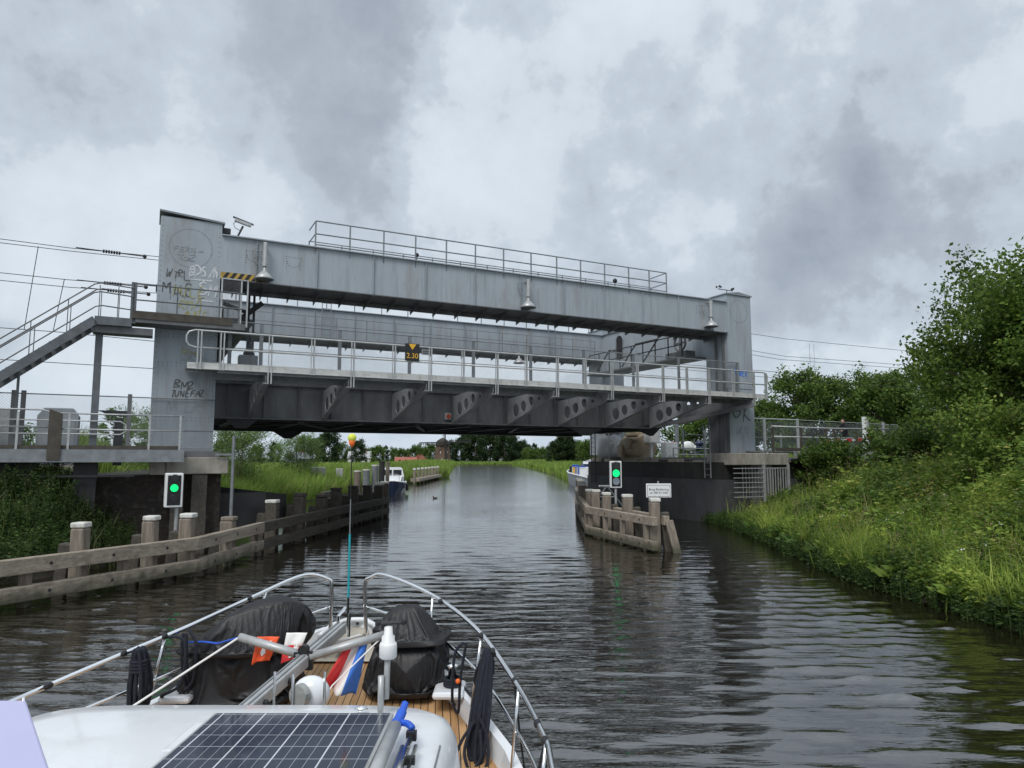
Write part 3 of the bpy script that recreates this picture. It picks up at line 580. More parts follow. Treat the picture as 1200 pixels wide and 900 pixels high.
b.box(1.0, 21.0, 10.05, 10.6, Z_(4.28), Z_(4.49)); b.prism([(4.1, 9.9, Z_(4.3)), (5.5, 9.9, Z_(4.3)), (4.95, 9.9, Z_(3.95)), (4.65, 9.9, Z_(3.95))], (0, .3, 0)); b.prism([(1.5, 4.05, Z_(4.5)), (2.7, 4.05, Z_(4.5)), (2.3, 4.05, Z_(4.15)), (1.9, 4.05, Z_(4.15))], (0, .1, 0))
b.prism([(16.4, 4.05, Z_(4.5)), (18.4, 4.05, Z_(4.5)), (17.6, 4.05, Z_(4.1)), (17.2, 4.05, Z_(4.1))], (0, .1, 0)); b.prism([(20.3, 4.15, Z_(4.55)), (22.3, 4.15, Z_(4.9)), (21.4, 4.15, Z_(4.15))], (0, .3, 0))
b.build('floor_beams', steel_blk, span)
b = MB(); b.box(1.0, 23.4, 4.5, 9.9, Z_(4.92), Z_(5.0)); b.build('track_deck', steel_blk, span)
b = MB()
for v_ in (6.45, 7.95): b.box(1.0, 23.4, v_ - .035, v_ + .035, Z_(5.0), Z_(5.16))
b.build('running_rail', steel_b, span)
tips = [2.47, 5.2, 8.04, 10.73, 13.4, 16.03, 18.7, 21.29]
for i, u in enumerate(tips):
    plate('bracket', [(.04, 1.30), (.04, .98), (4.15, .03), (4.15, 1.18), (2.25, 1.26), (2.2, 1.30)], [(.62, 1.06, .085), (1.25, 1.0, .13), (1.95, .93, .2), (2.65, .76, .24), (3.35, .62, .28)], .03, ((0, 1, 0), (0, 0, 1), (1, 0, 0)), (u - .1, 0, 0), brkt, span)
    f = MB(); f.bar((u - .1, .02, .965), (u - .1, 4.17, .01), .18, .03, (0, 0, 1)); f.build('bracket_flange', brkt, span)
    m = MB(); m.bar((u - .1, 13.98, 1.15), (u - .1, 10.25, .35), .06, .5); m.build('bracket', steel_dk, span)
b = MB(); b.prism([(23.9, .04, 1.28), (23.9, .04, 1.0), (23.0, 4.15, .2), (23.0, 4.15, 1.2)], (.04, 0, 0)); b.bar((24.0, .03, 1.0), (21.5, 4.1, .12), .12, .2); b.build('end_bracket', steel_dk, span)
b = MB(); b.box(0.0, 24.9, .02, 1.3, Z_(5.9), Z_(6.0)); b.box(0.9, 24.2, 1.02, 1.10, Z_(5.62), Z_(5.899)); b.box(.9, 24.2, .1, .16, Z_(5.74), Z_(5.899)); wk = b.build('walkway_deck', galv_dk, span)
b = MB(); b.box(0.0, 24.9, -.02, .019, Z_(5.82), Z_(6.02)); b.box(0, 24.9, -.045, -.0205, Z_(5.82), Z_(5.845)); b.build('edge_plate', alu, wk)
b = MB(); b.box(0.3, 24.6, 1.24, 1.262, Z_(6.001), Z_(6.2)); b.build('kick_plate', alu, wk)
posts = [.33, 1.0, 2.47, 3.84, 5.2, 6.67, 8.04, 9.33, 10.73, 11.99, 13.4, 14.71, 16.03, 17.33, 18.7, 20.02, 21.29, 22.74, 24.01, 24.78]
b = MB()
b.tube([(1.0, 0, Z_(6.5)), (.2, 0, Z_(6.5)), (.02, 0, Z_(6.56)), (-.05, 0, Z_(6.68)), (-.05, 0, Z_(6.86)), (.02, 0, Z_(6.99)), (.2, 0, Z_(7.05)), (24.7, 0, Z_(7.05)), (24.86, 0, Z_(7.0)), (24.92, 0, Z_(6.9)), (24.92, 0, Z_(6.65)), (24.85, 0, Z_(6.53)), (24.7, 0, Z_(6.48)), (1.0, 0, Z_(6.5))], .032, 8)
rl = b.build('walkway_railing', galv, span, smooth=True)
for i, u in enumerate(posts):
    b = MB(); lo = 5.45 if i in (2, 4, 6, 8, 10, 12, 14, 16, 18) else 5.8
    b.box(u - .07, u - .03, -.055, -.046, Z_(lo), Z_(7.02)); b.box(u + .03, u + .07, -.055, -.046, Z_(lo), Z_(7.02)); b.box(u - .035, u - .03, -.046, .02, Z_(lo), Z_(7.0)); b.box(u + .03, u + .035, -.046, .02, Z_(lo), Z_(7.0))
    b.build('post', galv, rl)
# inner fence with wire mesh between the walkway and the track
b = MB(); b.tube([(1.03, 1.3, Z_(7.66)), (24.4, 1.3, Z_(7.66))], .022, 6); b.tube([(1.03, 1.3, Z_(6.75)), (24.4, 1.3, Z_(6.75))], .014, 6); b.tube([(1.03, 1.3, Z_(6.05)), (1.03, 1.3, Z_(7.66))], .03, 6)
fn = b.build('inner_fence', galv_dk, span)
for u in (1.34, 2.35, 5.06, 7.71, 10.36, 12.94, 15.53, 18.15, 20.73, 23.29, 24.38):
    b = MB(); b.box(u - .06, u + .06, 1.3, 1.36, Z_(6.0), Z_(7.68)); b.build('post', galv_dk, fn)
def chainlink(b, u0, u1, z0, z1, v, pitch, w):
    h = z1 - z0; n = int((u1 - u0 + h) / pitch)
    for i in range(n + 1):
        for s_ in (1, -1):
            a = u0 - h + i * pitch if s_ > 0 else u0 + i * pitch
            p0 = (a, z0); p1 = (a + s_ * h, z1)
            def clip(p, q):
                (x0, y0), (x1, y1) = p, q; t0, t1 = 0., 1.; dx = x1 - x0
                for lim, sg in ((u0, 1), (u1, -1)):
                    f0 = sg * (x0 - lim); f1 = sg * (x1 - lim)
                    if f0 < 0 and f1 < 0: return None
                    if f0 < 0: t0 = max(t0, f0 / (f0 - f1))
                    if f1 < 0: t1 = min(t1, f0 / (f0 - f1))
                return None if t0 >= t1 else ((x0 + dx * t0, y0 + (y1 - y0) * t0), (x0 + dx * t1, y0 + (y1 - y0) * t1))
            c = clip(p0, p1)
            if c: b.bar((c[0][0], v, c[0][1]), (c[1][0], v, c[1][1]), w, w, (0, 1, 0))
b = MB(); chainlink(b, 1.05, 24.35, Z_(6.05), Z_(7.64), 1.28, .085, .0045); b.build('wire_mesh', galv_dk, fn)
# far walkway
b = MB(); b.box(.3, 24.5, 12.75, 14.0, Z_(5.9), Z_(6.0)); fw = b.build('walkway_deck', galv_dk, span)
railing(span, 'walkway_railing', [(.3, 14.0, Z_(6.0)), (24.5, 14.0, Z_(6.0))], [(.6 + i * 1.58, 14.0, Z_(6.0)) for i in range(16)], [1.05, .55, .2], .025, galv, .05)
# small red lamp on the girder
lp = thing('navigation_lamp', 'small round red navigation lamp fixed low on the dark girder', 'lamp', B(10.4, 4.15, 4.82), ANG)
b = MB(); b.box(-.14, .14, -.12, .02, -.14, .14); b.build('housing', galv, lp, .02); b = MB(); b.tube([(0, -.15, 0), (0, -.121, 0)], .1, 16); b.build('lens', mat('red_lens', (.35, .05, .02), .2), lp)

# ------------------------------------------------------------------ things on the bridge
sg = thing('clearance_sign', 'small black headroom sign reading 2.30 in yellow on the walkway railing', 'sign', B(7.33, -.07, 6.82), ANG)
b = MB(); b.box(-.27, .27, -.03, 0, -.31, .31); b.build('sign_panel', blackp, sg, .01)
b = MB(); b.prism([(-.14, -.034, .29), (.14, -.034, .29), (0, -.034, .08)], (0, .003, 0)); b.build('triangle', yellow, sg)
text('digits', '2.30', .26, yellow, sg, (0, -.034, -.14), (math.pi / 2, 0, 0), .002)
b = MB(); b.box(-.02, .02, .0, .05, -.4, .3); b.build('sign_bracket', galv_dk, sg)
s2 = thing('small_plate', 'tiny dark number plate just right of the clearance sign', 'sign', B(7.86, .0, 6.86), ANG)
b = MB(); b.box(-.16, .16, -.05, -.034, -.1, .1); b.build('plate', steel_b, s2); b = MB(); b.box(-.12, .12, -.054, -.0505, .02, .05); b.box(-.12, .1, -.054, -.0505, -.05, -.02); b.build('plate_marks', blackp, s2)
def bell_lamp(u, ztop, zs, label, v=1.12):
    o = thing('bell_lamp', label, 'lamp', B(u, v, zs), ANG, 'bell shaped lamps hung from the top beams')
    b = MB(); b.lathe([(.33, 0), (.34, .02), (.22, .16), (.10, .28), (.055, .32), (.05, .44), (.03, .46)], n=24); b.build('lamp_shade', galv, o, smooth=True)
    b = MB(); b.lathe([(.28, -.012), (.22, -.02), (.02, -.03)], n=20); b.build('lamp_glass', steel_dk, o)
    b = MB(); b.tube([(0, 0, .46), (0, 0, .62)], .09, 10); b.tube([(0, 0, .62), (0, 0, ztop - zs)], .075, 10); b.bar((0, 0, ztop - zs - .05), (0, .3, ztop - zs - .05), .08, .08); b.build('lamp_stem', galv, o, smooth=False)
    b = MB(); b.tube([(-.1, .05, .45), (-.38, .2, .75), (-.38, .2, 1.05), (-.05, .05, 1.0)], .014, 5); b.tube([(-.38, .2, .75), (-.05, .0, .95)], .012, 5); b.build('lamp_bracket', galv_dk, o); return o
bell_lamp(2.34, 10.5, 9.18, 'pale bell lamp at the left end of the front beam above the yellow stripes')
bell_lamp(12.72, 10.4, 9.2, 'pale bell lamp at the middle of the front beam')
bell_lamp(22.6, 10.52, 9.25, 'pale bell lamp at the right end of the front beam beside the tower')
bell_lamp(17.6, 9.0, 8.42, 'pale bell lamp far back under the rear beam', 11.3)
cc = thing('security_camera', 'grey security camera on a slanted arm above the beam beside the left tower', 'security camera', B(1.5, 1.9, 10.66), ANG)
b = MB(); b.tube([(0, 0, 0), (0, 0, .16), (.16, 0, .55)], .035, 8); b.build('camera_arm', steel_blk, cc)
b = MB(); b.bar((-.12, -.02, .75), (.42, -.1, .58), .14, .13); b.build('camera_body', galv, cc, .02); b = MB(); b.bar((-.18, -.02, .835), (.5, -.1, .62), .18, .02); b.build('sun_hood', steel_b, cc)
b = MB(); b.tube([(-.02, 0, .74), (-.16, 0, .6), (-.1, 0, .45), (.08, 0, .38)], .012, 5); b.build('cable', blackp, cc)
fl = thing('floodlight', 'small dark floodlight fixed on the corner of the left tower top', 'floodlight', B(1.08, 1.7, 10.67), ANG)
b = MB(); b.box(-.12, .16, -.12, .08, .1, .3); b.build('lamp_head', steel_blk, fl, .02); b = MB(); b.box(-.03, .03, -.03, .03, 0, .1); b.build('mount', steel_blk, fl)
an = thing('anemometer', 'small wind meter with cups on top of the right tower', 'wind meter', B(24.3, 1.8, 11.16), ANG)
b = MB(); b.tube([(0, 0, 0), (0, 0, .2)], .02, 6); b.tube([(-.55, 0, .2), (.4, 0, .2)], .02, 6); b.build('mast', steel_blk, an)
b = MB()
for q in range(3): b.ball((-.5 + .12 * math.cos(q * 2.1), .12 * math.sin(q * 2.1), .32), .05); b.tube([(-.5, 0, .32), (-.5 + .12 * math.cos(q * 2.1), .12 * math.sin(q * 2.1), .32)], .01, 5)
b.tube([(-.5, 0, .2), (-.5, 0, .33)], .012, 5); b.build('cups', steel_blk, an)
b = MB(); b.bar((.4, -.1, .3), (.4, .12, .3), .03, .1); b.tube([(.4, 0, .2), (.4, 0, .28)], .012, 5); b.build('wind_vane', steel_blk, an)
bl = thing('round_siren', 'small black ball shaped siren on the top walkway railing', 'siren', B(17.35, 1.5, 10.86), ANG)
b = MB(); b.ball((0, 0, .1), .11, (1, .8, 1)); b.build('siren_body', blackp, bl, smooth=True); b = MB(); b.tube([(0, 0, -.2), (0, 0, .02)], .02, 6); b.build('siren_stem', blackp, bl)
bl = thing('round_siren', 'small black ball shaped siren low on the top railing nearer the left tower', 'siren', B(8.0, 1.5, 10.82), ANG)
b = MB(); b.ball((0, 0, .08), .09, (1, .8, 1)); b.build('siren_body', blackp, bl, smooth=True); b = MB(); b.tube([(0, 0, -.16), (0, 0, .02)], .02, 6); b.build('siren_stem', blackp, bl)
mt = thing('lift_motor', 'grey cable motor box with two thin rods on the walkway near the left tower', 'motor box', B(2.15, 3.0, 6.0), ANG)
b = MB(); b.box(-.35, .3, -.2, .3, -.2, .75); b.build('motor_housing', steel_b, mt, .03); b = MB(); b.lathe([(.2, .75), (.2, .85), (.12, .95), (.1, 1.15), (.03, 1.3)], n=14); b.build('motor_cap', steel_blk, mt)

# ------------------------------------------------------------------ piers
pl = thing('bridge_pier', 'dark brick pier with a pale concrete slab under the left tower', 'bridge pier', B(0, 1.4, 0), ANG)
b = MB(); b.box(-3.2, 1.25, .05, 12.6, -1.2, 2.5); b.box(-14, -3.2, 1.6, 12.6, -1, 2.55); b.build('brick_wall', brick, pl)
b = MB(); b.box(-.42, 1.42, -.42, 1.8, 2.52, 3.06); b.box(-.9, -.42, -.36, 1.4, 2.5, 2.95); b.build('concrete_slab', concrete, pl, .03); b = MB(); b.box(-.7, 1.42, 10.3, 12.4, 2.52, 3.06); b.build('concrete_slab', concrete, pl, .03)
b = MB(); b.box(-1.2, 1.15, -.1, 1.6, 3.062, 3.25); b.build('bearing_plate', steel_dk, pl); b = MB(); b.box(-1.2, 1.15, 10.5, 12.3, 3.062, 3.25); b.build('bearing_plate', steel_dk, pl)
b = MB(); b.box(-.25, .12, -.38, .04, -.8, 2.5); b.box(.35, .8, -.38, .04, -.8, 2.5); b.build('pier_column', wood_d, pl)
b = MB(); b.tube([(1.55, -.5, .4), (1.55, -.5, 3.75)], .055, 10); b.bar((1.0, -.5, 3.15), (1.55, -.5, 3.15), .05, .06); b.build('guide_pipe', galv_dk, pl)
b = MB(); b.box(1.26, 2.75, .6, .64, .5, 1.85); b.prism([(2.75, .6, .5), (3.7, 2.2, .5), (3.7, 2.2, 1.7), (2.75, .6, 1.85)], (.04, 0, 0)); b.box(1.26, 1.3, .64, 3, .5, 2.1); b.prism([(1.3, 3, .5), (3.7, 2.2, .5), (3.7, 2.2, 1.7), (1.3, 3, 2.0)], (0, .04, 0)); b.box(1.3, 2.75, .64, 2.2, .5, .6); b.build('steel_trough', steel_blk, pl)
pr = thing('bridge_pier', 'tall black quay wall pier with a grey lower face under the right tower', 'bridge pier', B(23.05, 2.1, 0), ANG)
b = MB(); b.box(.0, 14, -.9, 10.6, -1.2, 2.02); b.build('lower_wall', greywall, pr)
b = MB(); b.box(.06, 14, -.6, 10.6, 2.021, 2.85); b.build('upper_wall', darkwall, pr)
for i, v_ in enumerate((.4, 2.3, 4.4, 6.2, 8.1, 9.4)): b = MB(); b.box(.02, .5, v_, v_ + .7, 2.851, 2.95 + .07 * (i % 3)); b.build('coping_stone', concrete, pr)
b = MB(); b.box(.45, 3.65, -1.6, .6, 2.72, 3.28); b.build('concrete_slab', concrete, pr, .03)
b = MB(); b.box(.7, 2.8, -.8, .5, 3.282, 3.3); b.build('bearing_plate', steel_dk, pr)
b = MB(); b.box(1.8, 2.6, -1.5, -.9, .3, 2.72); b.build('pier_column', steel_dk, pr)
for (v_, z0, z1) in ((-.25, 2.1, 4.6), (9.6, 1.6, 4.6)):
    b = MB()
    for s_ in (0, .42): b.tube([(-.08, v_ + s_, z0), (-.08, v_ + s_, z1)], .03, 6)
    for q in range(int((z1 - z0) / .28)): b.tube([(-.08, v_, z0 + .15 + q * .28), (-.08, v_ + .42, z0 + .15 + q * .28)], .014, 5)
    b.build('ladder', galv_dk if v_ < 0 else steel_blk, pr)
gt = thing('pier_gate', 'grey bar fence and gate closing off the space under the right tower', 'gate', B(23.2, .6, 1.15), ANG)
b = MB()
for q in range(7): b.bar((.0, 0, .1 + q * .22), (1.75, -.12, .1 + q * .22), .03, .035)
for q in range(7): b.bar((.5 + q * .2, -.06, 0), (.5 + q * .2, -.06, 1.5), .012, .012)
b.build('bar_panel', galv, gt)
b = MB()
for u in (1.8, 3.4): b.box(u - .05, u + .05, -.17, -.07, -.2, 1.62)
b.build('gate_post', galv, gt)
b = MB()
for q in range(8): b.box(2.0 + q * .17, 2.04 + q * .17, -.14, -.1, .05, 1.42)
b.box(1.9, 3.3, -.14, -.1, .03, .08); b.box(1.9, 3.3, -.14, -.1, 1.4, 1.45); b.build('gate_leaf', galv, gt)
pd = thing('bearing_pedestal', 'rounded grey concrete pedestal under the far end of the lift span', 'pedestal', B(24.0, 11.6, 2.85), ANG)
b = MB(); b.lathe([(.74, 0), (.78, .5), (.72, 1.3), (.5, 1.65)], n=28); b.build('column', steel_b, pd, smooth=True); b = MB(); b.box(-.5, .5, -.5, .5, 1.66, 1.8); b.build('bearing_plate', steel_dk, pd); b = MB(); b.tube([(-.8, -1.0, .2), (-.8, -1.0, 1.9)], .05, 6); b.bar((-.8, -1.0, 1.2), (-.3, -.8, 1.2), .04, .04); b.build('drain_pipe', galv_dk, pd)
ms = thing('drive_motor', 'beige rust stained drive housing beside the round pedestal under the bridge', 'machine housing', B(24.2, 9.3, 2.9), ANG)
b = MB(); b.tube([(.1, -.85, .78), (.1, .8, .78)], .74, 22); b.box(-.4, .6, -.9, .9, 0, .2); beige = mat('beige_enamel', (.36, .29, .21), .55, 0, .15, 2, spots=(.22, .12, .06), spot_amt=.7, spot_scale=1.6); b.build('drum', beige, ms, .03)
b = MB(); b.box(-.78, -.5, -.35, .05, .7, 1.3); b.box(-.8, -.5, .3, .75, .2, .9); b.box(-.4, .3, -.6, .5, 1.42, 1.62); b.build('cover_plate', beige, ms, .03)
b = MB(); b.box(-.3, .4, -1.7, -1.1, 1.0, 1.9); b.tube([(0, -1.4, 0), (0, -1.4, 1)], .1, 8); b.build('control_box', whitep, ms, .03)

# ------------------------------------------------------------------ railway paths on both sides
ap = thing('approach_walkway', 'galvanised footpath with tube railing leading in from the left to the tower', 'footpath', B(0, .2, 3.3), ANG)
b = MB(); b.box(-14, .05, 0, 1.2, -.06, 0); b.build('walkway_deck', galv_dk, ap)
b = MB(); b.box(-14, .05, -.05, 0, -.37, -.02); b.box(-14, .05, -.1, .0, -.39, -.371); b.build('edge_girder', galv_dk, ap)
b = MB(); b.box(-14, -.1, -.02, .012, .0, .1); b.build('toe_board', rustwood, ap)
b = MB()
b.tube([(-14, -.02, 1.12), (-3.75, -.02, 1.12), (-3.5, -.02, 1.05), (-3.38, -.02, 1.0)], .028, 6); b.tube([(-14, -.02, .62), (-3.5, -.02, .62)], .028, 6)
b.tube([(-3.3, -.02, 1.03), (.0, -.02, 1.03)], .026, 6); b.tube([(-3.3, -.02, .57), (.0, -.02, .57)], .026, 6)
b.tube([(-4.8, .6, .85), (-1.75, .6, .85), (-1.6, .6, .75), (-1.6, .6, .55), (-1.75, .6, .45), (-4.8, .6, .45)], .022, 6)
ra = b.build('railing', galv, ap, smooth=True)
for u in (-9.5, -6.5, -4.3, -3.05, -.95, -.1):
    b = MB(); b.box(u - .03, u + .03, -.045, .0, -.3, 1.05); b.build('post', galv, ra)
b = MB(); b.prism([(-3.55, -.1, -.33), (-3.22, -.1, -.33), (-3.22, -.1, 1.02), (-3.55, -.1, 1.14)], (0, .12, 0)); b.build('end_post', rustwood, ap)
b = MB(); b.box(-4.75, -3.85, .15, 1.0, -1.42, -.72); b.build('support_block', concrete, ap, .03); b = MB(); b.box(-5.2, -3.9, .2, .9, -.719, -.4); b.box(-2.9, -2.3, .3, .9, -2.2, -.4); b.bar((-6, .1, -.8), (-1.3, .1, -.8), .05, .06); b.build('support_beam', steel_blk, ap)
fc = thing('wire_fence', 'tall wire mesh fence with square posts along the left path', 'fence', B(0, 1.34, 3.3), ANG)
b = MB(); b.tube([(-14, 0, 1.66), (.95, 0, 1.66)], .02, 6); b.tube([(-14, 0, .05), (.95, 0, .05)], .015, 6); b.build('top_rail', galv_dk, fc)
for u in (-9.6, -7.0, -4.6, -4.36, -1.55): b = MB(); b.box(u - .06, u + .06, -.05, .05, -.1, 1.75); b.build('post', steel_dk, fc)
b = MB(); chainlink(b, -14, .93, .05, 1.64, 0, .085, .005); b.build('wire_mesh', galv_dk, fc)
def cabinet(u, v, z, w, d, h, label, m=galv, round_top=False):
    o = thing('relay_cabinet', label, 'cabinet', B(u, v, z), ANG)
    b = MB()
    if round_top: b.prism([(-w / 2, -d / 2, 0), (w / 2, -d / 2, 0), (w / 2, -d / 2, h * .86), (w * .34, -d / 2, h), (-w * .34, -d / 2, h), (-w / 2, -d / 2, h * .86)], (0, d, 0))
    else: b.box(-w / 2, w / 2, -d / 2, d / 2, 0, h)
    b.build('cabinet_body', m, o, .02); b = MB(); b.box(-w * .42, w * .42, -d / 2 - .015, -d / 2 - .001, .1, h * .8); b.build('door', m, o, .005); return o
cabinet(-3.6, 3.2, 2.8, 1.15, .6, 1.85, 'wide grey relay cabinet with chamfered top behind the wire fence', steel, True)
cabinet(-4.95, 2.6, 2.8, .45, .4, 1.75, 'narrow pale grey cabinet at the left edge behind the wire fence', galv)
o = thing('signal_horn', 'small bright orange horn lamp on the cabinet at the left edge', 'horn', B(-5.3, 2.0, 4.2), ANG); b = MB(); b.lathe([(.12, 0), (.14, .1), (.06, .25)], n=14); b.build('horn', orange_p, o, smooth=True); b = MB(); b.box(-.05, .05, -.05, .05, -.95, 0); b.build('stem', galv, o)
o = thing('track_machine', 'dark bracket shaped track device on a post beside the left path', 'track device', B(-1.75, 1.9, 2.8), ANG); b = MB(); b.box(-.2, .05, -.1, .1, 0, 1.5); b.build('post', steel_blk, o); b = MB(); b.prism([(-.7, 0, 1.75), (.15, 0, 1.75), (.15, 0, 1.55), (-.35, 0, 1.6)], (0, .2, 0)); b.build('top_plate', steel_blk, o)
# right path, level crossing barrier
ap = thing('approach_walkway', 'footpath bridge with low rail running right from the right tower towards the bushes', 'footpath', B(25.4, 1.0, 3.42), ANG)
b = MB(); b.box(.05, 14, 0, 2.3, -.08, 0); b.box(-.6, .04, -.3, 2.3, -.1, -.02); b.build('walkway_deck', galv_dk, ap)
b = MB(); b.box(2.2, 14, -.06, 0, -.38, -.02); b.build('edge_girder', galv, ap); b = MB(); b.box(1.0, 14, -.02, .01, .0, .13); b.build('toe_board', rustwood, ap)
b = MB(); b.tube([(.75, 0, 1.18), (5, 0, 1.15), (9.6, 0, 1.2)], .04, 6); b.tube([(.75, 0, .68), (9.6, 0, .66)], .035, 6); ra = b.build('railing', galv, ap, smooth=True)
for u in (.8, 2.75, 4.6, 5.2, 6.9, 8.3, 9.4): b = MB(); b.box(u - .045, u + .045, -.05, .02, -.35, 1.15); b.build('post', rustwood, ra)
for i, u in enumerate((4.0, 10.0)): b = MB(); b.box(u - .2, u + .2, .3, 1.6, -3, -.4); b.build('support_beam', concrete, ap)
fc = thing('wire_fence', 'see through wire fence along the far side of the right path', 'fence', B(25.4, 3.4, 3.42), ANG)
b = MB(); b.tube([(.1, 0, 1.72), (5.3, 0, 1.72)], .035, 6); b.tube([(5.3, 0, 1.72), (16, 0, 1.6)], .015, 5); b.build('top_rail', galv, fc)
for u in (.2, 2.8, 5.3, 9.0, 12.5, 16): b = MB(); b.box(u - .06, u + .06, -.05, .05, -.1, 1.78); b.build('post', galv, fc)
b = MB(); chainlink(b, .1, 16, .05, 1.6, 0, .1, .006); b.build('wire_mesh', galv_dk, fc)
cabinet(34.25, 1.55, 3.42, .75, .45, 1.0, 'white barrier drive cabinet beside the red and white boom', whitep)
bb = thing('crossing_barrier', 'red and white level crossing boom lowered across the right path', 'barrier', B(34.0, 1.25, 4.1), ANG)
b = MB(); n = 9
for i in range(n):
    b.cur = i % 2; b.bar((-.12 - i * .42, -.02, .04 - i * .03), (-.12 - (i + 1) * .42, -.02, .04 - (i + 1) * .03), .07, .18 - i * .008)
b.build('boom', [red, whitep], bb); b = MB(); b.box(-.14, .12, -.08, .08, -.68, .2); b.build('boom_hinge', galv, bb)
o = thing('post_box', 'slim white post with a small box top above the barrier cabinet', 'post', B(34.2, 1.9, 3.42), ANG)
b = MB(); b.box(-.1, .1, -.08, .08, 0, 1.9); b.build('post', whitep, o, .01); b = MB(); b.box(.105, .25, -.1, .1, 1.3, 1.8); b.build('box', galv, o, .01)

def skin_body(name, joints, edges, root, m, parent=None):
    ks = list(joints); me = bpy.data.meshes.new(name); me.from_pydata([joints[k][0] for k in ks], [(ks.index(a), ks.index(b)) for a, b in edges], [])
    me.materials.append(m); o = bpy.data.objects.new(name, me); C.objects.link(o)
    if parent: o.parent = parent
    o.modifiers.new('skin', 'SKIN'); me.skin_vertices.new() if not me.skin_vertices else None
    for i, k in enumerate(ks): r = joints[k][1]; sv = me.skin_vertices[0].data[i]; sv.radius = (r, r); sv.use_root = (k == root)
    s = o.modifiers.new('sub', 'SUBSURF'); s.levels = 2; s.render_levels = 2; o.modifiers['skin'].use_smooth_shade = True
    return o
# a person pushing a bicycle along the path, facing left
ps = thing('person', 'person in a dark jacket pushing a bicycle behind the red and white boom', 'person', B(33.0, 2.2, 3.42), ANG)
J = {'hip': ((0, 0, .92), .14), 'waist': ((-.02, 0, 1.1), .13), 'chest': ((-.07, 0, 1.34), .15), 'neck': ((-.11, 0, 1.5), .06),
     'head': ((-.14, 0, 1.6), .09), 'crown': ((-.14, 0, 1.7), .085),
     'shl': ((-.09, -.2, 1.42), .075), 'ell': ((-.22, -.23, 1.17), .05), 'hal': ((-.5, -.2, 1.1), .035), 'shr': ((-.09, .2, 1.42), .075), 'elr': ((-.25, .23, 1.2), .05), 'har': ((-.52, .2, 1.1), .035),
     'hl': ((0, -.1, .86), .1), 'kl': ((-.18, -.1, .5), .065), 'al': ((-.14, -.1, .1), .045), 'tl': ((-.3, -.1, .04), .04), 'hr': ((0, .1, .86), .1), 'kr': ((.05, .1, .48), .065), 'ar': ((.24, .1, .14), .045), 'tr': ((.14, .1, .04), .04)}
body = skin_body('body', J, [('hip', 'waist'), ('waist', 'chest'), ('chest', 'neck'), ('neck', 'head'), ('head', 'crown'), ('chest', 'shl'), ('shl', 'ell'), ('ell', 'hal'), ('chest', 'shr'), ('shr', 'elr'), ('elr', 'har'), ('hip', 'hl'), ('hl', 'kl'), ('kl', 'al'), ('al', 'tl'), ('hip', 'hr'), ('hr', 'kr'), ('kr', 'ar'), ('ar', 'tr')], 'hip', cloth_d, ps)
b = MB(); b.ball((-.15, 0, 1.635), .105, (.95, .8, 1.15)); b.ball((-.26, 0, 1.63), .022, (1.2, .8, 1), 8, 6); b.ball((-.52, -.2, 1.1), .045, (1.2, .8, .8), 8, 6); b.ball((-.54, .2, 1.1), .045, (1.2, .8, .8), 8, 6); b.build('face_and_hands', skin, ps, smooth=True)
b = MB(); b.ball((-.115, 0, 1.68), .112, (1, .9, .95)); b.build('hair', hairm, ps, smooth=True)
def bicycle(label, loc, rz, m=blackp):
    o = thing('bicycle', label, 'bicycle', loc, rz)
    for x in (-.53, .53):
        b = MB(); b.tube([(x + .33 * math.cos(k * math.pi / 12), 0, .345 + .33 * math.sin(k * math.pi / 12)) for k in range(24)], .018, 6, True)
        for q in range(8): b.tube([(x, 0, .345), (x + .33 * math.cos(q * math.pi / 4), 0, .345 + .33 * math.sin(q * math.pi / 4))], .004, 3)
        b.build('wheel', m, o)
    b = MB(); b.tube([(-.53, 0, .345), (-.42, 0, .85), (-.4, 0, 1.02)], .02, 6); b.tube([(-.42, 0, .8), (.02, 0, .3), (.18, 0, .85)], .018, 6); b.tube([(.02, 0, .3), (.53, 0, .345), (.16, 0, .8), (-.42, 0, .82)], .016, 6); b.build('frame', m, o)
    b = MB(); b.tube([(-.25, -.28, 1.08), (-.4, -.2, 1.08), (-.4, .2, 1.08), (-.25, .28, 1.08)], .015, 6); b.build('handlebar', m, o); b = MB(); b.ball((.2, 0, .9), .12, (1.1, .7, .4)); b.build('saddle', m, o); return o
bicycle('dark bicycle being pushed along the right path', B(32.35, 2.5, 3.42), ANG)

# right side behind the lift span: motorcycle, crossing boom, railings, cabinet
mc = thing('motorcycle', 'white and dark blue motorcycle waiting in the weeds behind the right pier', 'motorcycle', B(33.5, 15.0, 2.95), ANG)
for x in (-.72, .72):
    b = MB(); b.tube([(x + .27 * math.cos(k * math.pi / 10), 0, .32 + .27 * math.sin(k * math.pi / 10)) for k in range(20)], .06, 8, True); b.tube([(x, -.06, .32), (x, .06, .32)], .14, 12); b.build('wheel', blackp, mc)
b = MB(); b.ball((-.5, 0, .95), .48, (1.25, .45, .75)); b.ball((-.1, 0, .85), .4, (1.2, .4, .5)); b.build('fairing', whitep, mc, smooth=True)
b = MB(); b.ball((.45, 0, .85), .42, (1.3, .5, .45)); b.ball((.55, 0, 1.15), .3, (1, .9, .8)); b.box(-.4, .5, -.14, .14, .3, .6); b.build('rear_body', navy, mc, smooth=True); b = MB(); b.tube([(-.35, -.32, 1.2), (-.3, 0, 1.15), (-.35, .32, 1.2)], .02, 6); b.build('handlebar', blackp, mc)
bb = thing('crossing_barrier', 'distant red and white boom seen under the raised bridge on the right', 'barrier', B(27.5, 13.5, 3.9), ANG)
b = MB()
for i in range(8): b.cur = i % 2; b.bar((.2 + i * .42, 0, .1 + i * .012), (.2 + (i + 1) * .42, 0, .1 + (i + 1) * .012), .07, .13)
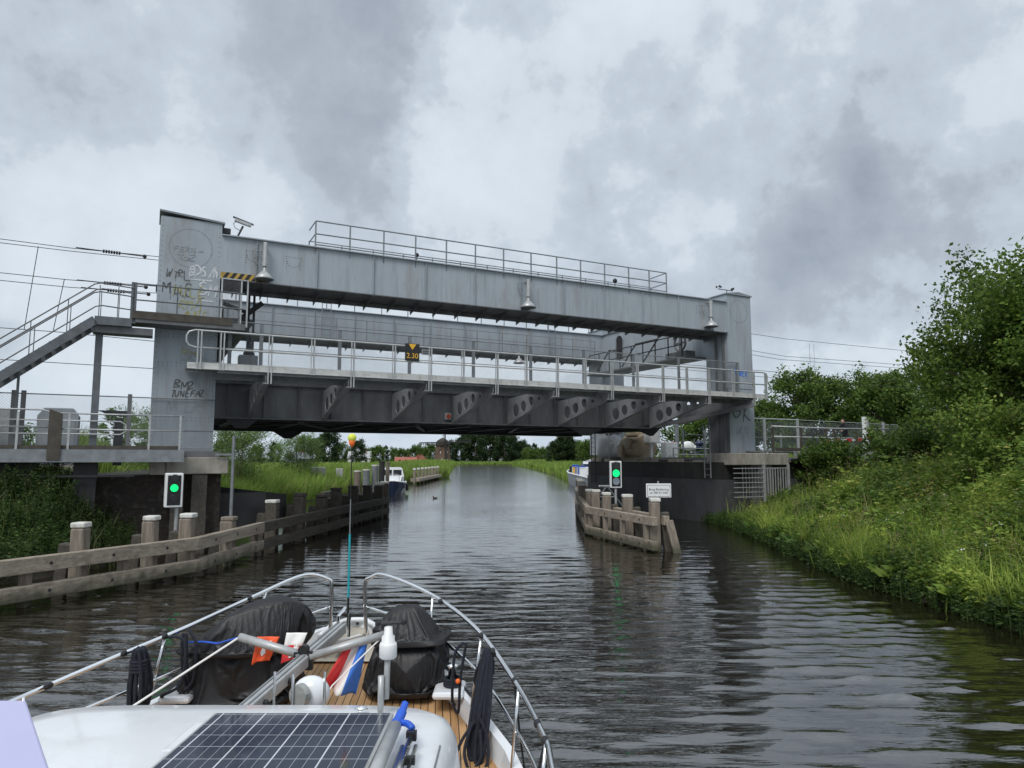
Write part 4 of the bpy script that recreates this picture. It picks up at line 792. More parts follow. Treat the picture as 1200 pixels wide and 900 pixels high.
b.build('boom', [red, whitep], bb); b = MB(); b.box(-.3, .2, -.2, .2, -.95, .3); b.build('boom_cabinet', galv, bb, .02)
cabinet(27.2, 10.0, 2.9, .9, .5, 1.1, 'pale grey cabinet on the pier top beside the beige drive housing', whitep)
o = thing('pier_railing', 'grey tube railing along the top of the right pier', 'railing', B(24.6, 6.5, 2.85), ANG)
railing(o, 'rails', [(0, 0, 0), (6.5, 2.0, 0)], [(0, 0, 0), (2.1, .65, 0), (4.3, 1.3, 0), (6.5, 2, 0)], [.75, .4], .035, galv, .06)
o = thing('wire_fence', 'low wire fence with grey posts in the weeds behind the right pier', 'fence', B(27.0, 8.5, 2.85), ANG + .25)
b = MB(); b.tube([(0, 0, 1.6), (12, 0, 1.6)], .015, 5); b.tube([(0, 0, .8), (12, 0, .8)], .01, 5); b.build('wires', galv_dk, o)
for i in range(6): b = MB(); b.box(i * 2.3 - .04, i * 2.3 + .04, -.04, .04, -.2, 1.9); b.build('post', galv_dk, o)
o = thing('catenary_mast', 'thin grey post standing beside the pale cabinet behind the right pier', 'post', B(29.5, 12.0, 2.8), ANG); b = MB(); b.box(-.09, .09, -.09, .09, 0, 2.6); b.build('post', galv_dk, o); b = MB(); b.box(-.2, .2, -.12, .12, 0, .2); b.build('base', concrete, o)

# railway track on both banks
for (u0, u1, lab) in ((-60, -3.3, 'railway track on gravel leading off to the left'), (24.6, 70, 'railway track on gravel leading off to the right')):
    o = thing('railway_track', lab, 'railway track', B(0, 7.2, 2.86), ANG); b = MB(); b.prism([(u0, -2, -.3), (u0, 2, -.3), (u0, 1.5, .0), (u0, -1.5, .0)], (u1 - u0, 0, 0)); b.build('ballast_bed', ballast, o)
    b = MB()
    for v_ in (-.75, .75): b.box(u0, u1, v_ - .035, v_ + .035, .1, .24)
    b.build('rails', steel_dk, o)
    b = MB()
    for i in range(int((u1 - u0) / .65)): b.box(u0 + i * .65, u0 + i * .65 + .25, -1.2, 1.2, .001, .1)
    b.build('sleepers', wood_d, o)
# overhead wires
def wire(pts, label, ins=None, r=.014):
    o = thing('overhead_wire', label, 'overhead wire', B(*pts[0]), 0); p0 = B(*pts[0]); b = MB(); P = [B(*p) - p0 for p in pts]; b.tube(P, r, 5); b.build('wire', steel_blk, o)
    if ins:
        b = MB(); c = B(*ins) - p0; d = (P[1] - P[0]).normalized()
        for q in range(7): b.tube([c + d * (q * .09), c + d * (q * .09 + .06)], .07, 8)
        b.tube([c - d * .9, c + d * 1.5], .022, 5); b.ball(c + d * 1.45, .08, n=8, m=6); b.build('insulator', steel_blk, o)
wire([(-30, 7, 11.5), (-4, 7, 11.02), (.2, 7, 11.1)], 'topmost pair wire with dark insulator left of the bridge', (-2.9, 7, 11.05)); wire([(-30, 7, 11.1), (-4, 7, 10.9), (.2, 7, 10.95)], 'second thin wire just below the topmost left wire')
wire([(-30, 7, 10.0), (-4, 7, 9.78), (.2, 7, 9.9)], 'middle left wire with insulator at the tower', (-2.8, 7, 9.8)); wire([(-30, 7.6, 9.85), (-4, 7.6, 9.62), (.2, 7.6, 9.75)], 'lower middle left wire with insulator at the tower', (-2.7, 7.6, 9.65))
wire([(-30, 7, 7.9), (-4, 7, 7.75), (.2, 7, 7.6)], 'low contact wire left of the bridge behind the stairs'); wire([(-30, 8.4, 7.0), (.2, 8.4, 6.7)], 'lowest contact wire left of the bridge')
for u, z0, lab in ((-5.0, 7.75, 'left thin dropper wire hanging beside the stairs'), (-4.1, 7.75, 'right thin dropper wire hanging beside the stairs')): wire([(u, 7, 10.95 if u < -4.5 else 9.8), (u - .25, 7, z0)], lab)
wire([(25.4, 7, 10.75), (34, 7, 10.45), (60, 7, 10.6)], 'upper right overhead wire between tower and tree'); wire([(25.4, 7, 9.85), (34, 7, 9.35), (60, 7, 9.7)], 'middle right overhead wire between tower and tree')
wire([(25.4, 7.4, 9.7), (34, 7.4, 9.2), (60, 7.4, 9.5)], 'second middle right overhead wire between tower and tree'); wire([(25.4, 7, 8.35), (40, 7, 8.3), (60, 7, 8.3)], 'lower right overhead wire between tower and tree'); wire([(25.4, 10, 8.6), (40, 10, 8.35), (60, 10, 8.4)], 'rear right overhead wire behind the tower')
for u, zz in ((30.0, 10.5), (30.4, 10.5), (36.2, 10.3), (36.6, 10.3)): wire([(u, 7, zz), (u, 7, 8.3)], 'thin dropper wire, %s of the four hanging right of the tower' % {30.0: 'leftmost', 30.4: 'second', 36.2: 'third', 36.6: 'rightmost'}[u], r=.009)

# ------------------------------------------------------------------ timber fenders
def fender(label, path, zu, zl, piles, m_h, m_v, capm, back, verticals, dark_from=None):
    o = thing('timber_fender', label, 'fender', (path[0][0], path[0][1], 0), 0); ox, oy = path[0]
    P = [Vector((x - ox, y - oy, 0)) for x, y in path]
    for (z0, z1) in (zu, zl):
        for i, (p, q) in enumerate(zip(P[:-1], P[1:])):
            d = (q - p).normalized(); b = MB(); zc_ = (z0 + z1) / 2
            b.bar(p + Vector((0, 0, zc_)) - d * .02, q + Vector((0, 0, zc_)) + d * .0, .2, z1 - z0)
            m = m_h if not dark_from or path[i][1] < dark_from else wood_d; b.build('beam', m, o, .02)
            b = MB(); n = int((q - p).length / 1.4); side = Vector((d.y, -d.x, 0)) * (.1 if back < 0 else -.1)
            for k in range(1, n + 1): c = p + d * (k * 1.4 - .5) + Vector((0, 0, zc_)) + side; b.tube([c, c + side * .14], .035, 8)
            b.build('bolts', steel_blk, o)
    for (x, y, h, w, white_) in piles:
        b = MB(); zb = -1.7; w2 = w * .5
        b.prism([(x - ox - w2 * 1.05, y - oy - w2, zb), (x - ox + w2 * 1.05, y - oy - w2, zb), (x - ox + w2 * 1.05, y - oy + w2, zb), (x - ox - w2 * 1.05, y - oy + w2, zb)], (rnd.uniform(-.03, .03), rnd.uniform(-.03, .03), h - zb))
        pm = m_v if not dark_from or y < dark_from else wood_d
        pi = b.build('pile', pm, o, .05)
        b = MB(); b.box(x - ox - w2 - .01, x - ox + w2 + .01, y - oy - w2 - .01, y - oy + w2 + .01, h + .002, h + .12); c_ = b.build('pile_cap', capwhite if white_ else pm, pi, .03)
        b = MB(); b.bar((x - ox + back * (.25 + w), y - oy + .1, -1.2), (x - ox + back * .3, y - oy + .05, h - .35), w * .9, w * .9, (0, 1, 0)); b.build('brace', wood_d, o, .03)
    for (x, y) in verticals:
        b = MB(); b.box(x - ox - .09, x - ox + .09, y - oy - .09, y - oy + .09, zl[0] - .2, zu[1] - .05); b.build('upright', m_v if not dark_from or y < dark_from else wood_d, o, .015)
    return o
LP = [(-13.2, 8.6), (-10.12, 14.4), (-8.12, 18.6), (-7.98, 23.0), (-6.6, 38.2)]
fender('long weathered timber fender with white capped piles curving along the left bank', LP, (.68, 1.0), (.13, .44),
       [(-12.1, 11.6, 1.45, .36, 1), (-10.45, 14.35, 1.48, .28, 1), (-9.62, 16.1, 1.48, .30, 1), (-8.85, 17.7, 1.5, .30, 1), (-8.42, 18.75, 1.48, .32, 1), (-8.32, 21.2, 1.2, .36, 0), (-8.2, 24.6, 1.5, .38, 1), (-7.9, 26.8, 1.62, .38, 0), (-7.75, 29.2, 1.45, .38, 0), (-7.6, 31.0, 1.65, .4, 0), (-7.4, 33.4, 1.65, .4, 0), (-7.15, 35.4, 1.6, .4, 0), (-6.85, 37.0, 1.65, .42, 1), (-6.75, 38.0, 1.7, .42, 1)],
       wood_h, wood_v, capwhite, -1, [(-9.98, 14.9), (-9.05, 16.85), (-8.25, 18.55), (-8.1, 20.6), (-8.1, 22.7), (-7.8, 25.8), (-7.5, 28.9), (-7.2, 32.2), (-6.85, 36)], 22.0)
RP = [(4.62, 23.3), (3.02, 28.6), (3.5, 38), (4.4, 49)]
fender('short grey timber fender with white capped piles standing in front of the right pier', RP, (.85, 1.13), (.06, .36),
       [(4.72, 23.75, 1.60, .32, 1), (4.22, 26.3, 1.60, .36, 1), (3.72, 28.3, 1.58, .32, 1), (3.55, 30.4, 1.6, .34, 1), (3.38, 31.4, 1.58, .32, 1), (3.75, 38, 1.6, .4, 1), (4.0, 41, 1.6, .4, 1), (4.3, 45, 1.6, .4, 1), (4.55, 48.6, 1.6, .4, 1)],
       wood_h, wood_v, capwhite, 1, [(4.44, 23.9), (3.92, 25.6), (3.5, 27.0), (3.1, 28.5), (3.05, 29.5), (3.25, 33.2), (3.5, 37)])
o = thing('timber_fender', 'rear beam and raking strut behind the near end of the right fender', 'fender', (5.0, 23.6, 0))
b = MB(); b.bar((.05, -.1, 1.0), (-1.0, 4.2, 1.0), .2, .3); b.build('beam', wood_h, o, .02); b = MB(); b.bar((.55, -.5, -1.2), (.12, -.05, 1.0), .26, .26, (0, 1, 0)); b.build('brace', wood_v, o, .03)

# ------------------------------------------------------------------ signals, notice
def signal(label, loc, rz, w, d, h, lamps, pole, zp):
    o = thing('bridge_signal', label, 'traffic light', loc, rz)
    b = MB(); b.box(-w / 2, w / 2, -d / 2, d / 2, 0, h); b.build('housing', whitep, o, .02)
    b = MB(); b.box(-w / 2 + .055, w / 2 - .055, -d / 2 - .012, -d / 2 - .0005, .06, h - .06); b.build('front_plate', blackp, o)
    for (z, r, m) in lamps:
        b = MB(); b.tube([(0, -d / 2 - .03, z), (0, -d / 2 - .0125, z)], r, 20); b.build('lamp', m, o)
        b = MB(); b.tube([(r * 1.12 * math.cos(k * math.pi / 10 - .2), -d / 2 - .09, z + r * 1.12 * math.sin(k * math.pi / 10 - .2)) for k in range(13)], .008, 4); b.build('lamp_hood', blackp, o)
    b = MB(); b.tube([(pole, 0, zp), (pole, 0, -.001)], .05, 10); b.build('pole', galv, o); return o
lensoff = mat('unlit_lens', (.22, .25, .30), .2, 0, .1, 8); lensblk = mat('dark_lens', (.03, .03, .035), .2)
signal('white cased bridge signal showing green on a post beside the left pier', (-9.25, 19.6, 1.7), R(30), .44, .36, .92, [(.52, .1, green_on), (.78, .09, lensblk), (.24, .09, lensblk)], .1, -1.7)
signal('white cased bridge signal showing green above the right timber fender', (4.28, 29.6, 1.82), R(5), .48, .2, 1.1, [(.60, .15, green_on), (.92, .14, lensblk), (.27, .15, lensoff)], 0, -2)
nb = thing('notice_board', 'white notice board with two text lines on the end pile of the right fender', 'notice board', (5.05, 24.7, 1.92), R(4))
b = MB(); b.box(-.44, .44, -.02, .02, -.24, .24); b.build('board', whitep, nb, .02); b = MB()
for (x0, x1, z0, z1) in ((-.4, .4, .185, .2), (-.4, .4, -.2, -.185), (-.4, -.385, -.2, .2), (.385, .4, -.2, .2)): b.box(x0, x1, -.025, -.0205, z0, z1)
b.build('border', galv_dk, nb)
tx = mat('dark_lettering', (.05, .06, .075), .6); text('lettering', 'Brug Bediening', .115, tx, nb, (0, -.023, .04), (math.pi / 2, 0, 0), .001); text('lettering', 'tel. 088 9713580', .095, tx, nb, (0, -.023, -.075), (math.pi / 2, 0, 0), .001)
b = MB(); b.tube([(0, .05, -1.9), (0, .05, .32)], .03, 8); b.build('pole', galv, nb)
o = thing('life_ladder', 'rusty trestle of bent tubes behind the right fender piles', 'trestle', (4.05, 30.6, .9)); b = MB(); b.tube([(-.75, 0, .0), (0, 0, .95), (.75, 0, .0)], .04, 6); b.tube([(-.35, 0, .5), (.35, 0, .5)], .03, 6); b.tube([(-.35, 0, .95), (.35, 0, .95)], .05, 6); b.build('trestle_tubes', galv_dk, o); b = MB(); b.box(-.8, .8, -.1, .1, -.08, -.0); b.build('base_beam', wood_v, o)

# ------------------------------------------------------------------ farther things on the canal
def pilepost(x, y, h, w, label, m=wood_v, cap=True):
    o = thing('mooring_pile', label, 'mooring pile', (x, y, 0), 0, 'mooring piles beside the left fender end')
    b = MB(); b.tube([(0, 0, -1.5), (.02, 0, h)], w / 2, 12); b.build('pile', m, o)
    b = MB(); b.tube([(.02, 0, h + .001), (.02, 0, h + .1)], w / 2 + .02, 12); b.build('pile_cap', capwhite if cap else m, o)
pilepost(-10.2, 50, 2.2, .5, 'pale grey mooring pile left of the dark one near the small cruiser', galv_dk); pilepost(-9.7, 50.6, 2.5, .5, 'tall pale mooring pile next to the dark one', galv_dk); pilepost(-9.0, 49.4, 2.75, .40, 'thick black mooring pile with square top beside the small cruiser', steel_blk, False); pilepost(-8.78, 50.4, 2.7, .26, 'slim grey mooring pile touching the black one', wood_v, False); pilepost(-10.9, 50.4, 2.1, .5, 'leftmost pale mooring pile by the reeds', wood_v)
o = thing('floating_landing', 'low dark landing stage among the mooring piles near the reeds', 'landing stage', (-10.6, 48, .35)); b = MB(); b.box(-1.8, 1.6, -1.5, 1.5, -.2, .1); b.build('deck', wood_h, o); b = MB(); b.box(-1.9, -1.6, -1.4, 1.4, -.9, .5); b.box(1.3, 1.55, -1.4, 1.4, -.9, .55); b.build('supports', wood_d, o)
o = thing('jetty', 'low wooden jetty with a row of white topped posts beyond the small cruiser', 'jetty', (-12.0, 84, .0)); b = MB(); b.bar((0.6, 0, .55), (.9, 24, .55), 1.0, .35); b.build('jetty_deck', wood_h, o)
for i in range(8): b = MB(); b.box(.4 + i * .05, .68 + i * .05, i * 3.3 - .2, i * 3.3 + .2, -1, 1.75); pi = b.build('post', wood_v, o); b = MB(); b.box(.38 + i * .05, .70 + i * .05, i * 3.3 - .22, i * 3.3 + .22, 1.751, 1.95); b.build('post_cap', capwhite, pi)
for (x, y, z, w, h, lab) in ((-16.3, 60, 1.75, 1.3, .95, 'wide blank grey board standing in the reeds'), (-15.2, 63, 1.75, .6, .65, 'small round edged grey board in the reeds')):
    o = thing('river_sign', lab, 'sign', (x, y, z), R(8)); b = MB(); b.box(-w / 2, w / 2, -.03, .03, -h / 2, h / 2 + .1); b.build('board', galv, o, .02); b = MB(); b.box(-w / 2 + .1, -w / 2 + .16, .03, .09, -1.6, h / 2); b.box(w / 2 - .16, w / 2 - .1, .03, .09, -1.6, h / 2); b.build('sign_legs', galv_dk, o)

def hull(b, stations, close=True):
    """stations: (y, half_beam, z_gunwale, keel_z, bottom_half); x is across"""
    rows = []
    for (y_, hb, zg, kz, bh) in stations:
        rows.append([(-hb, y_, zg), (-hb * .98 - .0, y_, zg * .5), (-bh, y_, kz), (bh, y_, kz), (hb * .98, y_, zg * .5), (hb, y_, zg)])
    b.grid(rows)
    for r_, rev in ((rows[0], 0), (rows[-1], 1)): o_ = len(b.v); b.v += r_; b.f.append(tuple(range(o_, o_ + 6)) if rev else tuple(range(o_ + 5, o_ - 1, -1))); b.mi.append(b.cur)
# small motor cruiser, bow towards us
cr_ = thing('motor_cruiser', 'small white cabin cruiser with a dark blue hull moored by the left piles', 'motor boat', (-10.6, 63.5, 0), R(9))
S = [(-2.9, .04, 1.15, -.3, .02), (-2.4, .55, 1.08, -.35, .2), (-1.6, .98, 1.0, -.35, .55), (0, 1.22, .92, -.35, .9), (4.5, 1.2, .9, -.35, .9)]
b = MB(); hull(b, S); b.build('hull', navy, cr_, smooth=False)
b = MB(); rows = [[(-s[1], s[0], s[2] + .005), (s[1], s[0], s[2] + .005)] for s in S]; b.grid(rows); b.build('deck', whitep, cr_)
b = MB(); b.tube([(-s[1], s[0], s[2] + .02) for s in S[::-1]] + [(s[1], s[0], s[2] + .02) for s in S], .05, 6); b.build('rubbing_strake', whitep, cr_)
b = MB(); b.grid([[(-.7, -1.4, 1.05), (.7, -1.4, 1.05)], [(-.8, -.4, 1.42), (.8, -.4, 1.42)], [(-1.0, 0, 1.45), (1.0, 0, 1.45)]]); b.prism([(-1.0, 0, .9), (1.0, 0, .9), (1.0, 0, 1.5), (.85, 0, 2.15), (.7, 0, 2.25), (-.7, 0, 2.25), (-.85, 0, 2.15), (-1.0, 0, 1.5)], (0, 3.4, 0)); cb = b.build('cabin', white, cr_)
for x in (-.78, .06): b = MB(); b.box(x, x + .72, -.02, -.002, 1.58, 2.05); b.build('window', tint, cb)
b = MB(); b.tube([(-.6, -2.2, 1.1), (-.55, -2.2, 1.65), (0, -2.75, 1.75), (.55, -2.2, 1.65), (.6, -2.2, 1.1)], .025, 6); b.build('pulpit', chrome, cr_)
for x, lab in ((1.28, 0), (-1.25, 1)): b = MB(); b.tube([(x, -.6 + lab, .85), (x, -.6 + lab, .25)], .13, 10); b.build('fender_buoy', blackp, cr_)
# grey barge moored at the right bank
bg_ = thing('cargo_barge', 'long grey barge with a pale rim and dark blue wheelhouse cover moored on the right', 'barge', (9.4, 76, 0), R(0))
S = [(-17, 2.2, 1.5, -.8, 1.6), (-14, 2.7, 1.35, -.8, 2.4), (8, 2.75, 1.35, -.8, 2.4), (12, 2.6, 1.5, -.8, 2.2), (14.5, 2.0, 1.7, -.8, 1.5), (16, 1.1, 1.85, -.6, .6), (16.5, .1, 1.95, -.5, .05)]
b = MB(); hull(b, S); b.build('hull', barge_g, bg_)
b = MB(); b.tube([(-s[1], s[0], s[2] + .03) for s in S] + [(s[1], s[0], s[2] + .03) for s in S[::-1]], .08, 8); b.build('rim_rail', whitep, bg_)
b = MB(); b.grid([[(-s[1], s[0], s[2] - .12), (s[1], s[0], s[2] - .12)] for s in S]); b.build('deck', barge_g, bg_)
b = MB(); b.box(-1.5, 1.5, 3, 8, 1.2, 2.1); b.box(-1.2, 1.4, -8, -3, 1.2, 2.6); b.build('cabin', whitep, bg_, .05)
b = MB(); b.prism([(-1.25, 6, 2.11), (1.3, 6, 2.11), (1.3, 6, 2.9), (.7, 6, 3.15), (-.9, 6, 2.75)], (0, 3.4, 0)); b.build('wheelhouse_cover', mat('navy_tarpaulin', (.012, .02, .07), .6), bg_, .05)
b = MB(); b.box(-1.25, .6, 5.9, 5.98, 2.45, 2.75); b.build('pale_flap', whitep, bg_)
b = MB(); b.tube([(.2, 2, 1.5), (.2, 2, 4.4)], .04, 6); b.build('mast', whitep, bg_); b = MB(); b.tube([(-1.4, -5, 1.2), (-1.4, -5, 3.0), (.4, -5, 3.25), (1.4, -5, 3.1)], .09, 8); b.tube([(-1.4, -3, 1.2), (-1.4, -3, 2.9)], .07, 8); b.tube([(-1.4, -5, 3.0), (-1.4, 2, 2.7)], .05, 6); b.build('frame_rail', whitep, bg_)
crates = [(-1.75, 10.4, .8, bluep), (-1.9, 8.8, .7, whitep), (-2.0, 6.5, .75, yellow), (-1.9, 4.5, .85, bluep), (-2.0, 2.2, .8, galv), (-1.95, .4, .9, bluep), (-2.05, -2, .8, whitep), (-1.9, 12.6, .6, blackp)]
crate_labels = ['blue crate beside the black crate on the barge deck', 'white crate between blue and yellow crates on the barge', 'yellow crate standing on the barge deck', 'blue crate between the yellow and grey crates on the barge', 'grey crate in the row of barge crates', 'blue crate just nearer than the grey one on the barge', 'white crate nearest the bridge on the barge deck', 'small black crate at the far end of the barge deck']
for i, (x, y_, h_, m) in enumerate(crates):
    o = thing('deck_crate', crate_labels[i], 'crate', (9.4 + x, 76 + y_, 1.28 if y_ < 10 else 1.45), 0, 'crates along the barge side')
    b = MB(); b.box(-.35, .35, -.5, .5, 0, h_); b.build('crate_body', m, o, .03); b = MB(); b.box(-.38, .38, -.53, .53, h_ + .002, h_ + .06); b.build('lid', m, o, .01)
# a duck
dk = MB(); 
for (c_, r_, s_) in (((0, 0, .04), .13, (1.3, .8, .55)), ((-.13, 0, .145), .05, (1.1, .9, 1)), ((-.1, 0, .09), .045, (.8, .8, 1.4)), ((-.2, 0, .14), .023, (1.6, .8, .5)), ((.17, 0, .065), .045, (1.4, .7, .5))): dk.ball(c_, r_, s_, 10, 8)
tag(dk.build('duck', mat('dark_feathers', (.06, .045, .035), .8, 0, .5, 9), smooth=True, loc=(-5.9, 55, 0)), 'small dark duck swimming in mid channel', 'duck')
# windmill
wm_ = thing('windmill', 'brown windmill with a thatched body and slim sails beyond the far bank', 'windmill', (-29.2, 300, .6), R(20)); wm_.scale = (.95, .95, .95)
b = MB(); b.lathe([(4.1, 0), (3.5, 4.2), (3.0, 8.2)], n=8); b.build('tower', thatch, wm_)
b = MB(); b.lathe([(3.3, 8.21), (3.35, 9.2), (2.6, 10.6), (1.0, 11.6), (.1, 11.9)], n=12); b.build('cap', mat('dark_thatch', (.045, .038, .03), .9), wm_)
for q in range(4):
    a_ = math.pi / 2 * q + .03; d = Vector((math.cos(a_), 0, math.sin(a_))); p_ = Vector((-d.z, 0, d.x)); c = Vector((0, -4.4, 9.8)); b = MB()
    b.bar(c, c + d * 11.5, .5, .4, (0, 1, 0)); b.bar(c + d * 2.2 + p_ * .8, c + d * 11.4 + p_ * .8, .12, .12, (0, 1, 0))
    for k in range(12): b.bar(c + d * (2.2 + k * .83) - p_ * .3, c + d * (2.2 + k * .83) + p_ * 1.2, .2, .1, (0, 1, 0))
    b.build('sail', steel_blk, wm_)
b = MB(); b.bar((0, -4.6, 9.8), (0, -2, 9.8), .5, .5); b.build('shaft', steel_blk, wm_)
for (x, z_) in ((-1.0, 2.2), (1.3, 2.2), (-1.4, 5.4), (1.2, 5.6)): b = MB(); yy = -math.sqrt(max(.1, (4.1 - z_ * .15) ** 2 * .8 - x * x)) - .15; b.box(x - .4, x + .4, yy, yy + .3, z_ - .4, z_ + .4); b.build('window', whitep, wm_)
def house(x, y, w, d, hw, hr, label, wallm, roofm, rz=0):
    o = thing('house', label, 'house', (x, y, .5), rz)
    b = MB(); b.box(-w / 2, w / 2, -d / 2, d / 2, 0, hw); b.build('wall', wallm, o)
    b = MB(); b.prism([(-w / 2 - .3, -d / 2 - .4, hw), (-w / 2 - .3, d / 2 + .4, hw), (-w / 2 - .3, 0, hw + hr)], (w + .6, 0, 0)); r_ = b.build('roof', roofm, o)
    b = MB(); b.box(w * .2, w * .2 + .7, -.4, .4, hw + hr * .6, hw + hr + .7); b.build('chimney', brick_red, r_)
    for i in range(3): b = MB(); b.box(-w * .35 + i * w * .3, -w * .35 + i * w * .3 + 1.1, -d / 2 - .04, -d / 2 - .002, 1, 2.2); b.build('window', tint, o)
house(-46.5, 312, 9, 5, 1.4, 2.0, 'low house with a long red tiled roof left of the windmill', whitep, brick_red, R(12)); house(-41.0, 318, 4.0, 5, 2.0, 2.6, 'small white gabled house just left of the windmill', whitep, brick_red, R(75))
house(-68, 320, 10, 8, 2.8, 3.2, 'pale house with a light roof half hidden by far trees', whitep, galv, R(5)); house(-90, 300, 8, 7, 2.6, 3.0, 'far grey gabled house among the left trees', steel_b, galv_dk, R(60)); house(22, 210, 14, 8, 2.4, 2.2, 'low grey shed by the trees behind the barge', galv, galv_dk, R(0))

# ------------------------------------------------------------------ our own yacht
def smoothpts0(pts, n=5):
    P = [Vector(p) for p in pts]; o_ = []
    for i in range(len(P) - 1):
        for k in range(n): t = k / n; o_.append(P[i].lerp(P[i + 1], t))
    return o_ + [P[-1]]
def teakmat():
    m = bpy.data.materials.new('teak_deck'); m.use_nodes = True; t = m.node_tree; b = t.nodes['Principled BSDF']; b.inputs['Roughness'].default_value = .65
    co = t.nodes.new('ShaderNodeTexCoord'); sp = t.nodes.new('ShaderNodeSeparateXYZ'); t.links.new(co.outputs['Object'], sp.inputs[0])
    def M(op, a, b_):
        n = t.nodes.new('ShaderNodeMath'); n.operation = op
        for i, x in enumerate((a, b_)):
            if isinstance(x, (int, float)): n.inputs[i].default_value = x
            else: t.links.new(x, n.inputs[i])
        return n.outputs[0]
    # planks follow the side of the hull: they draw together towards the bow
    q = M('DIVIDE', sp.outputs[0], M('SUBTRACT', 1.0, M('MULTIPLY', M('POWER', M('MAXIMUM', M('SUBTRACT', sp.outputs[1], 3.0), 0), 2.0), .012)))
    fr = M('FRACT', M('MULTIPLY', q, 12.5), 0.); line = M('LESS_THAN', fr, .12)
    fl_ = M('FLOOR', M('MULTIPLY', q, 12.5), 0.); wn_ = t.nodes.new('ShaderNodeTexWhiteNoise'); wn_.noise_dimensions = '1D'; t.links.new(fl_, wn_.inputs['W'])
    mp = t.nodes.new('ShaderNodeMapping'); mp.inputs['Scale'].default_value = (40, 2.0, 1); t.links.new(co.outputs['Object'], mp.inputs[0])
    n = t.nodes.new('ShaderNodeTexNoise'); n.inputs['Scale'].default_value = 2; n.inputs['Detail'].default_value = 5; t.links.new(mp.outputs[0], n.inputs[0])
    v = M('ADD', M('MULTIPLY', wn_.outputs['Value'], .4), M('MULTIPLY', n.outputs[0], .6))
    r = t.nodes.new('ShaderNodeValToRGB'); t.links.new(v, r.inputs[0]); r.color_ramp.elements[0].color = (.34, .185, .075, 1); r.color_ramp.elements[1].color = (.52, .32, .155, 1); r.color_ramp.elements[0].position = .25; r.color_ramp.elements[1].position = .8
    mi = t.nodes.new('ShaderNodeMixRGB'); t.links.new(line, mi.inputs[0]); t.links.new(r.outputs[0], mi.inputs[1]); mi.inputs[2].default_value = (.02, .018, .016, 1); t.links.new(mi.outputs[0], b.inputs['Base Color']); return m
def solarmat(m):
    t = m.node_tree; b = t.nodes['Principled BSDF']; b.inputs['Roughness'].default_value = .12; b.inputs['Coat Weight'].default_value = .6; b.inputs['Coat Roughness'].default_value = .05
    co = t.nodes.new('ShaderNodeTexCoord'); sp = t.nodes.new('ShaderNodeSeparateXYZ'); t.links.new(co.outputs['Object'], sp.inputs[0])
    def M(op, a, b_=0.):
        n = t.nodes.new('ShaderNodeMath'); n.operation = op
        for i, x in enumerate((a, b_)):
            if isinstance(x, (int, float)): n.inputs[i].default_value = x
            else: t.links.new(x, n.inputs[i])
        return n.outputs[0]
    def lines(sock, step, w, off=0.): return M('LESS_THAN', M('FRACT', M('DIVIDE', M('ADD', sock, off), step)), w)
    a = lines(sp.outputs[0], .262, .032); a2 = lines(sp.outputs[0], .0655, .05); c = lines(sp.outputs[1], .157, .03)
    mx_ = M('MAXIMUM', M('MAXIMUM', a, M('MULTIPLY', a2, .5)), M('MULTIPLY', c, .75))
    n = t.nodes.new('ShaderNodeTexVoronoi'); n.inputs['Scale'].default_value = 60; t.links.new(co.outputs['Object'], n.inputs[0])
    r = t.nodes.new('ShaderNodeValToRGB'); t.links.new(n.outputs['Color'], r.inputs[0]); r.color_ramp.elements[0].color = (.017, .022, .042, 1); r.color_ramp.elements[1].color = (.027, .035, .065, 1)
    mi = t.nodes.new('ShaderNodeMixRGB'); t.links.new(mx_, mi.inputs[0]); t.links.new(r.outputs[0], mi.inputs[1]); mi.inputs[2].default_value = (.62, .64, .68, 1); t.links.new(mi.outputs[0], b.inputs['Base Color'])
solarmat(solar_m)
YX = -1.8
yt = thing('motor_yacht', 'white motor yacht with teak bow deck and steel pulpit rails in front', 'motor yacht', (YX, 0, 0)); yt.scale = (1, 1.045, 1)  # stretched in depth away from the camera; loose items below include the same factor
BM = [(-3, 1.85), (0, 2.02), (3, 2.06), (4.2, 2.03), (5, 1.94), (5.6, 1.8), (6.2, 1.55), (6.7, 1.3), (7.2, 1.0), (7.7, .62), (8.0, .34), (8.15, .04)]
ZG = [(-3, .62), (3, .58), (4.2, .60), (5.5, .68), (6.2, .76), (7.2, .92), (7.7, 1.0), (8.15, 1.08)]
hb = lambda y_: float(np.interp(y_, [a for a, _ in BM], [c for _, c in BM])); zg = lambda y_: float(np.interp(y_, [a for a, _ in ZG], [c for _, c in ZG]))
YS = [-3, -1, 1, 3, 3.6, 4.2, 4.6, 5, 5.3, 5.6, 5.9, 6.2, 6.45, 6.7, 6.95, 7.2, 7.45, 7.7, 7.85, 8.0, 8.1, 8.15]
b = MB(); hull(b, [(y_, hb(y_), zg(y_), -.4, max(.03, hb(y_) * .7 - .2 * (y_ > 6))) for y_ in YS]); b.build('hull', white, yt, smooth=False)
b = MB(); b.grid([[(-hb(y_) - .03, y_, zg(y_)), (-hb(y_) - .02, y_, zg(y_) + .035), (-max(.02, hb(y_) - .06), y_, zg(y_) + .035), (-max(.0, hb(y_) - .10), y_, zg(y_) - .13)] for y_ in YS]); b.grid([[(max(.0, hb(y_) - .10), y_, zg(y_) - .13), (max(.02, hb(y_) - .06), y_, zg(y_) + .035), (hb(y_) + .02, y_, zg(y_) + .035), (hb(y_) + .03, y_, zg(y_))] for y_ in YS]); b.build('bulwark', white, yt, smooth=False)
b = MB(); b.grid([[(x * max(.0, hb(y_) - .09), y_, zg(y_) - .12) for x in (-1, -.5, 0, .5, 1)] for y_ in YS if y_ <= 7.7]); b.build('teak_deck', teakmat(), yt)
